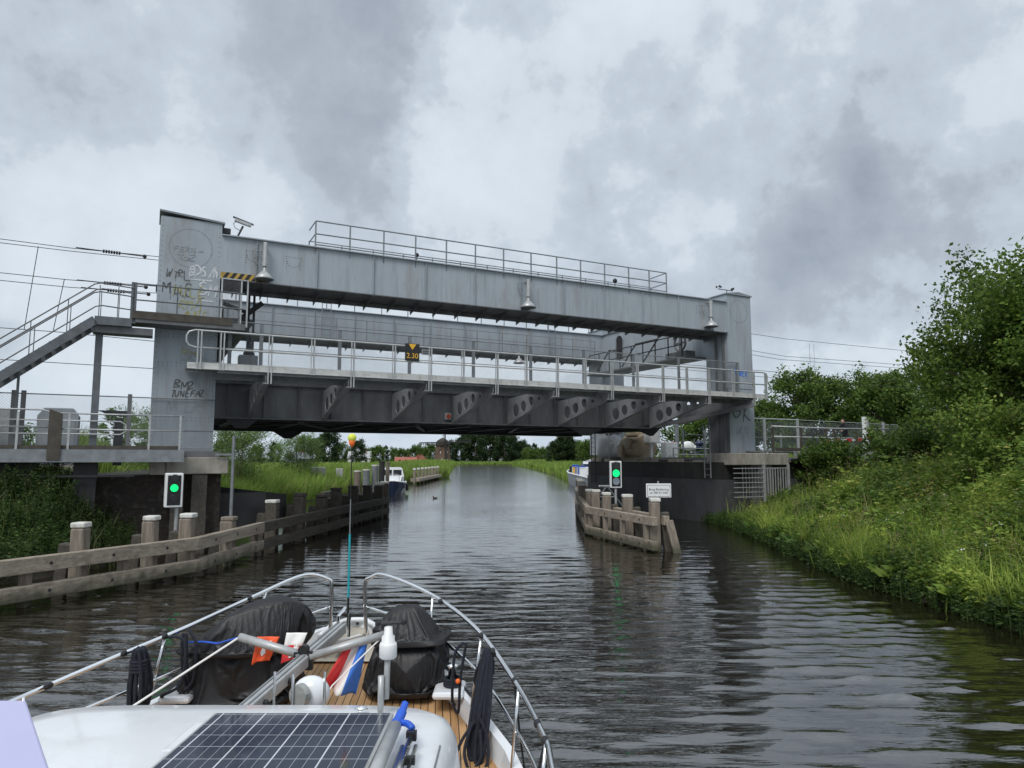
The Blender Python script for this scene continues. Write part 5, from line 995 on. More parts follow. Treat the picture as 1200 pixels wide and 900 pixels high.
b = MB(); b.grid([[(x * max(.0, hb(y_) - .1), y_, zg(y_) - .09) for x in (-1, 0, 1)] for y_ in YS if y_ >= 7.45]); b.box(-.12, .14, 7.45, 8.2, 1.0, 1.06); b.build('bow_plate', mat('beige_bow_deck', (.42, .38, .31), .6, 0, .1, 5), yt)
b = MB(); b.tube([(-.32, 7.72, 1.06), (-.25, 7.95, 1.12), (-.1, 8.1, 1.15), (.1, 8.1, 1.15), (.25, 7.95, 1.12), (.32, 7.72, 1.06)], .03, 8); b.build('bow_rim', white, yt, smooth=True)
b = MB(); b.tube([(-.09, 7.6, 1.0), (-.09, 7.6, 1.3), (-.05, 7.75, 1.36)], .018, 6); b.tube([(.03, 7.6, 1.0), (.03, 7.62, 1.33)], .018, 6); b.tube([(-.28, 7.5, 1.05), (-.16, 7.5, 1.05)], .05, 10); b.tube([(-.22, 7.5, .95), (-.22, 7.5, 1.12)], .035, 8); b.build('anchor_roller', chrome, yt)
# cabin trunk and roof
def outline(w, f, n=40, back=.2):
    pts = []
    for k in range(n + 1):
        a_ = math.pi * k / n; c, s_ = math.cos(a_), math.sin(a_); e = .32
        pts.append((w * math.copysign(abs(c) ** e, c), f - .55 + .55 * abs(s_) ** .55 if 0 < k < n else f - .55))
    return [(w, back)] + pts + [(-w, back)]
b = MB(); rows = []
for (w, f, z) in ((1.52, 5.02, .46), (1.49, 4.98, .9), (1.45, 4.93, 1.2), (1.41, 4.89, 1.29), (1.35, 4.82, 1.335), (1.24, 4.65, 1.352), (.6, 4.2, 1.372), (.02, 3.2, 1.378)): rows.append([(x, y_, z) for x, y_ in outline(w, f)])
b.grid(rows); b.build('cabin_roof', white, yt, smooth=True)
b = MB(); b.box(-1.9, 1.9, -2.9, .6, .5, 1.0); b.build('aft_deck', white, yt, .03)
b = MB(); b.prism([(-1.9, 2.45, 1.88), (.23, 2.45, 1.88), (-.41, 3.22, 1.88), (-1.2, 3.22, 1.88)], (0, 0, .03)); b.build('windscreen_board', lav, yt, .01)
b = MB(); b.box(-1.8, -1.74, 2.5, 2.56, .55, 1.879); b.box(-.3, -.24, 2.5, 2.56, 1.36, 1.879); b.build('board_legs', galv, yt)
b = MB()
for sx in (-1, 1): b.tube([(sx * 1.2, 1.2, 1.36), (sx * 1.2, 1.3, 1.43), (sx * 1.2, 3.9, 1.43), (sx * 1.2, 4.0, 1.36)], .016, 8)
b.build('roof_grab_rail', chrome, yt, smooth=True)
b = MB(); b.box(-1.0, -.45, 2.2, 3.3, 1.368, 1.40); b.build('roof_hatch', whitep, yt, .02)
b = MB(); b.tube([(x, y_, z) for x, y_, z in [(1.375, 1.0, 1.318), (1.375, 4.2, 1.318)]], .006, 6); b.tube([(-1.375, 1.0, 1.318), (-1.375, 4.2, 1.318)], .006, 6); b.build('roof_seam', galv_dk, yt)
# solar panel, light mast, searchlight, bollards, rails
sp_ = MB(); sp_.box(-.06, 1.06, 3.1, 4.44, 0, .025); so_ = sp_.build('solar_panel', galv, yt, .004); so_.location = (0, 0, 1.395)
b = MB(); b.box(-.04, 1.04, 3.12, 4.42, .0252, .029); b.build('solar_cells', solar_m, so_)
b = MB(); b.box(-.12, -.062, 3.9, 4.3, -.02, .02); b.build('panel_bracket', white, so_, .01)
b = MB(); b.tube([(.95, 4.58, 1.36), (.95, 4.58, 1.6)], .02, 8); b.tube([(.98, 4.6, 1.45), (.985, 4.62, 1.78)], .02, 10); am = b.build('light_mast', galv, yt, smooth=True)
b = MB(); b.lathe([(.048, 0), (.058, .01), (.058, .085), (.052, .10), (.043, .102), (.043, .14), (.03, .15), (.026, .2), (.01, .205)], (.985, 4.62, 1.70), 20); b.build('lamp_housing', whitep, am, smooth=True)
b = MB(); b.tube([(.9, 4.6, 1.925), (1.08, 4.64, 1.925)], .014, 6); b.ball((1.08, 4.64, 1.925), .022, n=8, m=6); b.ball((.92, 4.6, 1.925), .02, n=8, m=6); b.build('wind_sensor', blackp, am)
b = MB(); b.ball((.82, 4.6, 1.385), .035, (1.3, .8, .6), 10, 6); b.build('roof_eyelet', chrome, yt, smooth=True)
b = MB(); b.ball((.30, 5.28, 1.26), .128, (1.1, .7, 1.0), 20, 14); sl_ = b.build('searchlight', white, yt, smooth=True); b = MB(); b.tube([(.26, 5.2, 1.28), (.235, 5.15, 1.28)], .08, 22); b.build('lens', mat('clear_lens', (.35, .36, .34), .08, .3), sl_); b = MB(); b.tube([(.30, 5.28, .5), (.30, 5.28, 1.14)], .04, 8); b.build('stem', white, sl_)
for x, y_ in ((.2, 5.15), (.42, 5.2), (.05, 5.2)): b = MB(); b.tube([(x, y_, .5), (x, y_, 1.44)], .010, 6); b.build('grab_post', chrome, yt)
for x, y_ in ((1.24, 6.62), (-1.22, 6.55)):
    z_ = zg(y_) + .04; b = MB(); b.box(x - .17, x + .12, y_ - .2, y_ + .2, z_ - .05, z_ + .015); bp_ = b.build('bollard_plate', white, yt, .03); b = MB(); b.lathe([(.04, 0), (.04, .17), (.062, .18), (.062, .2), (.02, .21)], (x, y_, z_ + .016), 16); b.build('bollard', chrome, bp_, smooth=True)
    b = MB()
    for q in range(3): b.tube([(x + .075 * math.cos(k * math.pi / 8), y_ + .075 * math.sin(k * math.pi / 8), z_ + .035 + q * .025) for k in range(16)], .014, 6, True)
    b.build('mooring_turns', ropem, bp_)
def smoothpts(pts, n=6):
    P = [Vector(p) for p in pts]; out_ = []
    for i in range(len(P) - 1):
        p0, p1, p2, p3 = P[max(i - 1, 0)], P[i], P[i + 1], P[min(i + 2, len(P) - 1)]
        for k in range(n):
            t = k / n; out_.append(.5 * ((2 * p1) + (p2 - p0) * t + (2 * p0 - 5 * p1 + 4 * p2 - p3) * t * t + (3 * p1 - p0 - 3 * p2 + p3) * t ** 3))
    return out_ + [P[-1]]
RR = [(.2, 7.7, 1.05), (.18, 7.68, 1.6), (.24, 7.66, 1.70), (.42, 7.6, 1.735), (.98, 7.2, 1.6), (1.47, 6.45, 1.45), (1.82, 5.5, 1.28), (2.0, 4.6, 1.23), (2.03, 4.2, 1.22), (2.05, 3, 1.2), (2.0, 1, 1.2)]
RL = [(-.2, 7.7, 1.05), (-.19, 7.68, 1.58), (-.24, 7.66, 1.69), (-.48, 7.55, 1.74), (-.85, 7.05, 1.6), (-1.22, 6.45, 1.45), (-1.6, 5.86, 1.32), (-1.93, 5.3, 1.2), (-2.05, 4.2, 1.18), (-2.05, 3, 1.18), (-2.0, 1, 1.18)]
MR = [(.2, 7.7, 1.38), (.9, 7.25, 1.25), (1.45, 6.45, 1.1), (1.8, 5.55, .95), (2.0, 4.5, .92), (2.04, 3, .9)]; ML = [(-.2, 7.7, 1.38), (-.85, 7.1, 1.22), (-1.25, 6.45, 1.08), (-1.9, 5.4, .92), (-2.05, 4.2, .9), (-2.05, 3, .9)]
for rail, mid, sx in ((RR, MR, 1), (RL, ML, -1)):
    b = MB(); b.tube(smoothpts(rail), .021, 10); pr_ = b.build('pulpit_rail', chrome, yt, smooth=True); b = MB(); b.tube(smoothpts(mid), .015, 8); b.build('middle_rail', chrome, pr_, smooth=True)
    for y_ in (7.2, 6.3, 5.35, 4.45, 3.4):
        xt = float(np.interp(-y_, [-p[1] for p in rail], [p[0] for p in rail])); zt = float(np.interp(-y_, [-p[1] for p in rail], [p[2] for p in rail])); b = MB(); b.tube([(sx * (hb(y_) - .06), y_, zg(y_) + .03), (xt, y_, zt)], .013, 8); b.build('stanchion', chrome, pr_, smooth=True)
    for y_ in (7.05, 6.3, 6.0, 5.5, 4.75, 4.5):
        b = MB()
        xt = float(np.interp(-y_, [-p[1] for p in rail], [p[0] for p in rail])); zt = float(np.interp(-y_, [-p[1] for p in rail], [p[2] for p in rail])); b.ball((xt, y_, zt), .027, (1, 1.9, 1), 8, 6); b.build('rope_tie', blackp, pr_)
# lowered mast with crosstree
b = MB(); P0, P1 = Vector((-.20, 4.95, 1.13)), Vector((.13, 6.85, 1.36)); b.bar(P0, P1, .108, .10); ma_ = b.build('lowered_mast', galv, yt, .012)
dm = (P1 - P0).normalized(); b = MB(); b.bar(P0 + Vector((-.026, 0, .054)), P1 + Vector((-.026, 0, .054)), .012, .012); b.bar(P0 + Vector((.026, 0, .054)), P1 + Vector((.026, 0, .054)), .012, .012); b.build('sail_track', galv_dk, ma_)
b = MB(); c = P0 + dm * 1.16
b.tube([c + Vector((0, -.03, .09)), c + Vector((0, .03, .09))], .045, 8); b.bar(c + Vector((-.08, .0, 0)), c + Vector((.08, .0, 0)), .05, .15); b.build('mast_fitting', blackp, ma_)
for t in (.25, .42, .8): b = MB(); b.ball(P0 + dm * t + Vector((.062, 0, -.02)), .03, n=8, m=6); b.build('cleat', blackp, ma_)
b = MB(); b.tube([(-.60, 6.18, 1.44), (.03, 6.08, 1.30)], .036, 10); b.tube([(.05, 6.08, 1.30), (.66, 6.26, 1.44)], .036, 10); b.build('crosstree', galv, ma_, smooth=True)
b = MB(); b.tube([(-.60, 6.18, 1.44), (-1.1, 5.4, 1.12), (-1.6, 4.6, .7)], .009, 6); b.tube([(.64, 6.26, 1.42), (.30, 5.9, 1.12), (.1, 5.3, .8)], .006, 6); b.tube([(.0, 6.3, 1.3), (.24, 7.2, 1.2)], .014, 6); b.build('rigging_line', flagw, ma_)
b = MB(); b.tube([(-.62, 6.48, 1.43), (-.85, 6.6, 1.35), (-1.0, 6.66, 1.35), (-1.2, 6.72, 1.33)], .009, 6); tag(b.build('blue_line', bluep, None, loc=(YX, 0, 0)), 'short blue rope tied between mast spreader and left rail', 'rope')
# marker pole in the bow
mp_ = thing('marker_pole', 'slim pole with a yellow and orange ball top standing in the bow', 'pole', (YX - .09, 8.412, 1.08))
for n_, z0, z1, r0, r1, m in (('base_section', 0, .33, .012, .012, blackp), ('teal_section', .331, 1.05, .0135, .0125, teal), ('grey_section', 1.051, 1.45, .007, .006, galv_dk), ('top_section', 1.451, 2.1, .006, .006, blackp)): b = MB(); b.tube([(0, 0, z0), (0, 0, z1)], [r0, r1], 8); b.build(n_, m, mp_)
b = MB(); b.ball((0, 0, 2.17), .052); b.build('ball', lime, mp_, smooth=True); b = MB(); b.lathe([(.008, 2.06), (.03, 2.09), (.04, 2.135), (.02, 2.15)], n=14); b.build('orange_cone', orange_p, mp_, smooth=True)
# covered folding bikes
import bmesh
def hull_bm(pts, levels, grow=0.0):
    bm = bmesh.new()
    for p in pts: bm.verts.new(p)
    bmesh.ops.convex_hull(bm, input=bm.verts[:]); bmesh.ops.delete(bm, geom=[v for v in bm.verts if not v.link_faces], context='VERTS')
    bmesh.ops.triangulate(bm, faces=bm.faces[:])
    for it in range(levels):
        bmesh.ops.subdivide_edges(bm, edges=bm.edges[:], cuts=1, use_grid_fill=True)
        bmesh.ops.smooth_vert(bm, verts=bm.verts[:], factor=.22, use_axis_x=True, use_axis_y=True, use_axis_z=True)
    bm.normal_update()
    if grow:
        for v in bm.verts: v.co += Vector((v.normal.x, v.normal.y, max(0, v.normal.z) * .3)) * grow * (1 + .5 * mnoise.noise(v.co * 3))
    return bm
def drape(name, pts, seed, m, parent, fold=.05):
    """a loose cloth cover let down over the load until it hangs in real folds"""
    tmp = []
    bm = hull_bm(pts, 3); me = bpy.data.meshes.new('load'); bm.to_mesh(me); bm.free(); lo = bpy.data.objects.new('load', me); C.objects.link(lo); tmp.append(lo)
    for v in me.vertices: v.co *= .93
    lo.modifiers.new('collision', 'COLLISION'); lo.collision.thickness_outer = .008; lo.collision.cloth_friction = 12
    bm = hull_bm(pts, 5, fold); zmin = min(v.co.z for v in bm.verts); bmesh.ops.delete(bm, geom=[f for f in bm.faces if f.normal.z < -.85 and f.calc_center_median().z < zmin + .08], context='FACES')
    me = bpy.data.meshes.new(name); bm.to_mesh(me); bm.free(); o = bpy.data.objects.new(name, me); C.objects.link(o); tmp.append(o)
    g = o.vertex_groups.new(name='hem'); g.add([v.index for v in me.vertices if v.co.z < zmin + .07], 1.0, 'ADD')
    c = o.modifiers.new('cloth', 'CLOTH'); st_ = c.settings; st_.quality = 6; st_.mass = .25; st_.tension_stiffness = 18; st_.compression_stiffness = 18; st_.shear_stiffness = 8; st_.bending_stiffness = .15; st_.vertex_group_mass = 'hem'; st_.pin_stiffness = 1; st_.tension_damping = 8
    c.collision_settings.distance_min = .006; c.collision_settings.use_self_collision = False; c.point_cache.frame_start = 1; c.point_cache.frame_end = 40
    for f in range(1, 34): scn.frame_set(f); bpy.context.view_layer.update()
    dg = bpy.context.evaluated_depsgraph_get(); out_ = bpy.data.meshes.new_from_object(o.evaluated_get(dg)); scn.frame_set(1)
    for q in tmp: bpy.data.objects.remove(q)
    out_.name = name; out_.materials.clear(); out_.materials.append(m); out_.polygons.foreach_set('use_smooth', [True] * len(out_.polygons)); o = bpy.data.objects.new(name, out_); C.objects.link(o); o.parent = parent
    sd = o.modifiers.new('subdivision', 'SUBSURF'); sd.levels = sd.render_levels = 1
    return o
cb_ = thing('covered_bicycle', 'folded bicycle under a slanting black cover against the left rail of the bow', 'covered bicycle', (YX - .72, 7.05, .70))
drape('lower_cover', [(-.50, -.28, 0), (.42, -.26, 0), (.52, .3, .05), (-.46, .3, .05), (-.52, -.3, .46), (-.40, -.32, .55), (.35, -.26, .6), (.40, .28, .7), (-.48, .3, .6)], 1.3, black_c, cb_, .10)
drape('upper_hood', [(-.56, -.34, .50), (-.53, -.34, .63), (-.46, .2, .66), (-.16, -.26, .90), (.02, -.10, 1.01), (.36, -.05, 1.04), (.56, .05, .95), (.57, .3, .84), (.2, .35, 1.02), (.18, -.33, .52), (.30, -.3, .44), (-.3, .3, .6), (.5, -.05, .78)], 4.1, black_c, cb_, .08)
cb_ = thing('covered_bicycle', 'folded bicycle under a rounded black cover against the right rail of the bow', 'covered bicycle', (YX + .76, 7.27, .72))
drape('lower_cover', [(-.40, -.2, .24), (-.12, -.32, .02), (.22, -.34, .02), (.40, -.1, .10), (-.26, .3, .1), (-.30, -.24, .55), (.36, -.22, .56), (.40, .2, .6), (-.3, .25, .6), (.05, -.38, .3)], 7.7, black_c, cb_, .10)
drape('upper_hood', [(-.31, -.28, .48), (.36, -.27, .47), (.40, .1, .52), (-.31, .2, .55), (-.26, -.2, .76), (-.10, -.05, .90), (.08, -.05, .91), (.24, .0, .78), (.1, .25, .85), (-.22, .2, .8)], 2.6, black_c, cb_, .08)
# flag and pennants
def cloth(name, label, tl_, tr_, bl_, br_, cols, wav, cat, emblem=None):
    tl_, tr_, bl_, br_ = (Vector(p) for p in (tl_, tr_, bl_, br_)); o = thing(name, label, cat, (YX + tl_.x, tl_.y, tl_.z)); b = MB(); n, k = 18, 14; rows = []
    for i in range(k + 1):
        t = i / k; row = []
        for j in range(n + 1):
            s_ = j / n; p = (tl_ * (1 - s_) + tr_ * s_) * (1 - t) + (bl_ * (1 - s_) + br_ * s_) * t
            row.append(p - tl_ + Vector((0, -wav * math.sin(s_ * 9 + t * 2.6) * (.3 + t), .02 * math.sin(s_ * 3.1) * t)))
        rows.append(row)
    m_ = len(cols)
    for j in range(n):
        b.cur = min(m_ - 1, int(j * m_ / n))
        for i in range(k): b.add([rows[i][j], rows[i][j + 1], rows[i + 1][j + 1], rows[i + 1][j]], [(0, 1, 2, 3)])
    c_ = b.build('cloth', cols, o, smooth=True); md = c_.modifiers.new('weld', 'WELD'); md.merge_threshold = .0005; sd = c_.modifiers.new('thick', 'SOLIDIFY'); sd.thickness = .003
    if emblem: emblem(o, rows)
    return o
cloth('national_flag', 'red white and blue striped flag hanging from the right spreader of the lowered mast', (.33, 6.5, 1.36), (.52, 6.52, 1.39), (.13, 6.42, 1.0), (.42, 6.44, .93), [red, flagw, blue], .075, 'flag')
def bird(o, rows):
    b = MB(); q = lambda i, j: Vector(rows[i][j]) + Vector((0, -.012, 0))
    b.add([q(3, 9), q(2, 13), q(6, 14), q(7, 10), q(9, 12), q(11, 9), q(9, 6), q(6, 7)], [(0, 1, 2, 3), (3, 4, 5, 6), (0, 3, 6, 7)]); b.build('emblem', flagw, o)
    b = MB(); b.add([q(8, 1), q(8, 3), q(13, 3), q(13, 1)], []); 
cloth('orange_pennant', 'small orange pennant with a white emblem hanging under the left spreader', (-.48, 6.56, 1.42), (-.28, 6.56, 1.42), (-.50, 6.5, 1.19), (-.35, 6.5, 1.22), [orange], .015, 'pennant', bird)
def dots(o, rows):
    b = MB(); q = lambda i, j: Vector(rows[i][j]) + Vector((0, -.012, 0))
    b.add([q(6, 0), q(6, 18), q(14, 18), q(14, 0)], [(0, 1, 2, 3)]); b.build('red_band', red, o)
    b = MB()
    for j in range(1, 17, 3): b.add([q(6, j) + Vector((0, -.004, .01)), q(6, j + 1) + Vector((0, -.004, .01)), q(7, j + 2) + Vector((0, -.004, .0)), q(7, j) + Vector((0, -.004, 0))], [(0, 1, 2, 3)])
    b.build('white_dots', flagw, o)
cloth('white_red_pennant', 'white pennant with a red dotted lower band between spreader and mast', (-.25, 6.66, 1.43), (-.06, 6.66, 1.43), (-.27, 6.6, 1.18), (-.13, 6.6, 1.23), [flagw], .012, 'pennant', dots)
# ropes hung on the rails
def coil(label, top, h, wdt, n, seed, extra=None, tilt=(0, 0)):
    o = thing('coiled_rope', label, 'rope', (YX + top[0], top[1], top[2]), 0); rr = random.Random(seed); b = MB()
    for i in range(n):
        hh = h * rr.uniform(.85, 1.05); ww = wdt * rr.uniform(.4, 1); dx, dy = rr.uniform(-.03, .03), rr.uniform(-.06, .06); P = []
        for k in range(28):
            a_ = 2 * math.pi * k / 28; s_ = math.sin(a_ / 2) ** 2; P.append((dx + ww * .5 * math.sin(a_) * (.35 + .65 * s_) + tilt[0] * s_ * hh, dy + ww * .25 * math.sin(a_ + i) * s_ + tilt[1] * s_ * hh, -hh * s_))
        b.tube(P, .0155, 7, True)
    b.build('rope_loops', ropem, o, smooth=True); b = MB()
    for q in range(4): b.tube([(wdt * .28 * math.cos(k * math.pi / 6), .05 * math.sin(k * math.pi / 6), -.10 - q * .028) for k in range(12)], .015, 6, True)
    b.build('rope_wrap', ropem, o)
    if extra: b = MB(); [b.tube(smoothpts(e), .013, 7) for e in extra]; b.build('rope_tail', ropem, o, smooth=True)
    return o
coil('thick coil of navy rope hanging from the left rail', (-1.40, 6.3, 1.38), .52, .22, 12, 3)
coil('long coil of navy rope hanging from the right rail down to the deck', (1.60, 6.3, 1.37), .78, .15, 14, 5, [[(-.02, 0, 0), (-.12, .1, -.25), (-.1, .25, -.5), (-.3, .75, -.5)], [(-.1, -.25, -.5), (-.2, -.3, -.62), (-.25, -.36, -.76), (-.16, -.4, -.84), (-.05, -.36, -.74), (-.06, -.28, -.55)], [(-.08, -.25, -.45), (-.0, -.3, -.6), (.0, -.38, -.78), (-.1, -.42, -.86), (-.18, -.36, -.7), (-.12, -.26, -.5)]], (-.12, -.35))
o = thing('mooring_line', 'slack navy mooring line tied from the left rail to the left bollard', 'rope', (YX - 1.15, 6.636, 1.43)); b = MB()
for e in ([(-.03, 0, 0), (-.02, -.02, -.25), (-.02, .15, -.62)], [(.0, 0, 0), (.02, .0, -.3), (-.0, .18, -.62)], [(-.15, -.05, -.02), (.03, -.1, -.05), (.02, -.1, -.4), (-.2, -.0, -.55), (-.1, .2, -.62)], [(0, .05, .02), (.09, .0, -.1), (.08, .0, -.4), (.0, .02, -.5)]): b.tube(smoothpts(e), .014, 7)
b.build('line', ropem, o, smooth=True)
o = thing('mooring_line', 'navy mooring line hanging in a bight beside the right rope coil', 'rope', (YX + 1.38, 6.427, 1.4)); b = MB()
for e in ([(0, 0, 0), (-.08, 0, -.1), (-.1, .0, -.45), (-.1, .3, -.62)], [(.02, 0, 0), (-.03, 0, -.3), (-.05, .05, -.6), (-.12, .35, -.64)]): b.tube(smoothpts(e), .013, 7)
b.build('line', ropem, o, smooth=True); b = MB(); b.ball((-.05, -.02, -.32), .022, n=8, m=6); b.build('orange_whipping', orange_p, o)
o = thing('fender_lanyard', 'thin black lanyards tied to the right rail near the roof', 'rope', (YX + 2.0, 4.859, 1.22))
for e in ([(0, 0, 0), (.02, .0, -.3), (-.03, -.05, -.6)], [(0, -.2, 0), (-.06, -.2, -.3), (-.06, -.2, -.6)], [(-.18, .8, .05), (-.14, .8, -.3), (-.1, .8, -.6)]): b = MB(); b.tube(smoothpts(e), .009, 6); b.build('lanyard', blackp, o)
# boat hook and tube on the roof
o = thing('boat_hook', 'grey telescopic boat hook with a blue hook end lying beside the solar panel', 'boat hook', (YX + 1.125, 3.344, 1.46)); b = MB(); b.tube([(0, 0, 0), (0, .95, 0)], .036, 12); b.build('shaft', galv, o, smooth=True)
b = MB(); b.tube(smoothpts([(0, .951, 0), (.0, 1.02, .0), (.015, 1.1, .03), (.025, 1.16, .06)]), [.034] * 7 + [.03] * 6 + [.022] * 6, 10); b.tube(smoothpts([(0, 1.02, 0), (.06, 1.0, .0), (.10, .93, -.0)]), .02, 8); b.build('hook', bluep, o, smooth=True)
o = thing('steel_tube', 'slim polished steel tube lying beside the boat hook on the roof', 'tube', (YX + 1.225, 3.344, 1.43)); b = MB(); b.tube([(0, 0, 0), (0, .88, 0)], .02, 10); b.tube([(.04, 0, -.02), (.04, .8, -.02)], .012, 8); b.build('tube', chrome, o, smooth=True); b = MB(); b.box(-.028, .03, .88, .92, -.025, .025); b.build('end_cap', blackp, o); b = MB(); b.box(-.02, .06, .6, .63, -.04, .0); b.build('clamp', blackp, o)

# ------------------------------------------------------------------ vegetation
def norm(a): return a / np.maximum(1e-9, np.linalg.norm(a, axis=-1, keepdims=True))
def leaves(cen, L, aspect, rs, flat=.0, dirs=None):
    """diamond shaped leaf faces at the given points"""
    n = len(cen); d = norm(rs.normal(size=(n, 3))) if dirs is None else dirs
    if flat: d[:, 2] *= (1 - flat); d = norm(d)
    o = norm(np.cross(d, norm(rs.normal(size=(n, 3)) + np.array([0, 0, flat * 2])))); L = np.broadcast_to(np.asarray(L), (n,))[:, None]
    nrm_ = np.cross(d, o) * .12
    v = np.stack([cen - d * L * .5, cen + o * L * aspect * .5 - d * L * .05 + nrm_ * L, cen + d * L * .5, cen - o * L * aspect * .5 - d * L * .05 + nrm_ * L], 1).reshape(-1, 3)
    return v, np.arange(4 * n).reshape(n, 4)
def blades(base, h, lean, w, rs):
    """long grass blades of two faces; base (N,3), h (N,), lean (N,2)"""
    n = len(base); a = rs.uniform(0, 6.283, n); s = np.stack([np.cos(a), np.sin(a), 0 * a], 1) * w[:, None] * .5
    up = np.zeros((n, 3)); up[:, 2] = h; ln = np.concatenate([lean, np.zeros((n, 1))], 1)
    mid = base + up * .6 + ln * .3; top = base + up * (1 - .12 * np.linalg.norm(lean, axis=1, keepdims=True) / np.maximum(.1, h[:, None])) + ln
    v = np.stack([base - s, base + s, mid + s * .9, mid - s * .9, top + s * .12, top - s * .12], 1).reshape(-1, 3)
    i = (np.arange(n) * 6)[:, None]; f = np.concatenate([i + [0, 1, 2, 3], i + [3, 2, 4, 5]], 0); return v, f
class Veg:
    def __init__(s): s.v = []; s.f = []; s.n = 0
    def add(s, v, f): s.v.append(v); s.f.append(f + s.n); s.n += len(v)
    def build(s, name, m, parent=None): return fastmesh(name, np.concatenate(s.v), np.concatenate(s.f), m, parent)
def ground_z(x, y): return np.maximum(height(x, y), 0.0)
def herbs(V, x, y, z, h, rs, nl=22, size=.11):
    """upright leafy plants: a stem each, pairs of leaves along it"""
    n = len(x); lean = rs.normal(0, .12, (n, 2)) * h[:, None]; base = np.stack([x, y, z], 1)
    V.add(*blades(base, h, lean, np.full(n, .012), rs))
    t = rs.uniform(.12, 1, (n, nl)) ** .8; a = rs.uniform(0, 6.283, (n, nl)); P = base[:, None, :] + np.stack([lean[:, None, 0] * t ** 1.5, lean[:, None, 1] * t ** 1.5, h[:, None] * t], -1)
    L = size * rs.uniform(.6, 1.3, (n, nl)) * (1.25 - .65 * t) * (h[:, None] ** .3)
    d = np.stack([np.cos(a), np.sin(a), rs.uniform(-.45, .5, (n, nl))], -1); d = norm(d); P = P + d * L[..., None] * .6
    V.add(*leaves(P.reshape(-1, 3), L.reshape(-1), .42, rs, 0, d.reshape(-1, 3)))
rs = np.random.RandomState(11)
nettle = leafmat('nettle_leaves', (.10, .18, .03), (.21, .30, .05), (.36, .36, .09), .42)
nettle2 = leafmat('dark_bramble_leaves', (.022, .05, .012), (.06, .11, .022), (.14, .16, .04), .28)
reedm = leafmat('reed_blades', (.13, .225, .035), (.25, .35, .07), (.38, .34, .14), .42)
drym = leafmat('dry_reed_blades', (.20, .17, .08), (.33, .27, .14), None, .25)
grassm = leafmat('meadow_grass', (.16, .25, .045), (.29, .36, .085), None, .4)
darkleaf = leafmat('dark_tree_leaves', (.016, .036, .012), (.042, .075, .02), None, .25)
midleaf = leafmat('mid_tree_leaves', (.05, .10, .018), (.12, .19, .034), (.20, .25, .05), .4)
oakleaf = leafmat('hawthorn_leaves', (.05, .10, .015), (.125, .19, .03), (.22, .29, .05), .4)
willowm = leafmat('willow_leaves', (.09, .16, .035), (.18, .26, .08), None, .4)
# dense weeds on the right bank
V = Veg(); V2 = Veg()
n = 15000; yy = 4 + 36 * rs.rand(n) ** 1.15; xx = interp(yy, RB) + .05 + 11.0 * rs.rand(n) ** 1.35; 
keep = (xx / np.maximum(yy, 1) < .86) & ~((uv_of(xx, yy)[0] > 22.9) & (uv_of(xx, yy)[1] > .4)); xx, yy = xx[keep], yy[keep]; zz = ground_z(xx, yy)
clump = 1.6 * np.sin(xx * .9 + 1.3 * np.sin(yy * .6)) * np.sin(yy * .75 + xx * .3); hh = (.55 + .35 * rs.rand(len(xx)) + .28 * clump) * np.clip(.55 + (xx - interp(yy, RB)) * .22, .55, 1.25); hh = np.maximum(hh, .25) * np.where(yy > 27, .62, 1)
mixn = np.sin(xx * 1.7 + 2.1 * np.sin(yy * .8 + 1)) + np.sin(yy * 1.4 + 1.7 * np.sin(xx * 1.1)) + rs.normal(0, .55, len(xx)); VB = Veg(); VD = Veg()
for sel, VV, hs in ((mixn > .95, VB, 1.0), ((mixn <= .95) & (mixn > -.7), V, 1.0), (mixn <= -.7, VD, 1.12)):
    for fr_, nl_, sz_ in ((yy <= 20, 24, .17), (yy > 20, 16, .23)):
        q_ = sel & fr_; tall = np.where(rs.rand(q_.sum()) < .12, 1.5, 1.0); herbs(VV, xx[q_], yy[q_], zz[q_], hh[q_] * hs * tall, rs, nl_, sz_)
n = 2500; yy = 5 + 30 * rs.rand(n); xx = interp(yy, RB) + .2 + 9 * rs.rand(n); keep = xx / yy < .86; xx, yy = xx[keep], yy[keep]; hh = .5 + .8 * rs.rand(len(xx)); VB.add(*blades(np.stack([xx, yy, ground_z(xx, yy)], 1), hh, rs.normal(0, .25, (len(xx), 2)), np.full(len(xx), .016), rs))
# long arching grass in tufts, dock leaves and last year's stems
for q in range(620):
    cy = 5 + 26 * rs.rand(); cx = interp(cy, RB) + .1 + 8.5 * rs.rand() ** 1.4
    if cx / cy > .86: continue
    m_ = 26; bx = cx + rs.normal(0, .13, m_); by = cy + rs.normal(0, .13, m_); hh_ = rs.uniform(.5, 1.15) * rs.uniform(.7, 1.1, m_); ((VB, V, VB)[q % 3]).add(*blades(np.stack([bx, by, ground_z(bx, by)], 1), hh_, rs.normal(0, .4, (m_, 2)) * hh_[:, None], np.full(m_, .02), rs))
DS = Veg(); n = 700; yy_ = 5 + 28 * rs.rand(n); xx_ = interp(yy_, RB) + .1 + 9 * rs.rand(n); k2 = xx_ / yy_ < .86; xx_, yy_ = xx_[k2], yy_[k2]; hs_ = rs.uniform(.8, 1.6, len(xx_)); DS.add(*blades(np.stack([xx_, yy_, ground_z(xx_, yy_)], 1), hs_, rs.normal(0, .3, (len(xx_), 2)), np.full(len(xx_), .014), rs))
tp = np.repeat(np.stack([xx_, yy_, ground_z(xx_, yy_) + hs_ * .93], 1), 9, 0) + rs.normal(0, .05, (len(xx_) * 9, 3)); DS.add(*[a for a in (leaves(tp, .05, .4, rs)[0], np.arange(4 * len(tp)).reshape(-1, 4))])
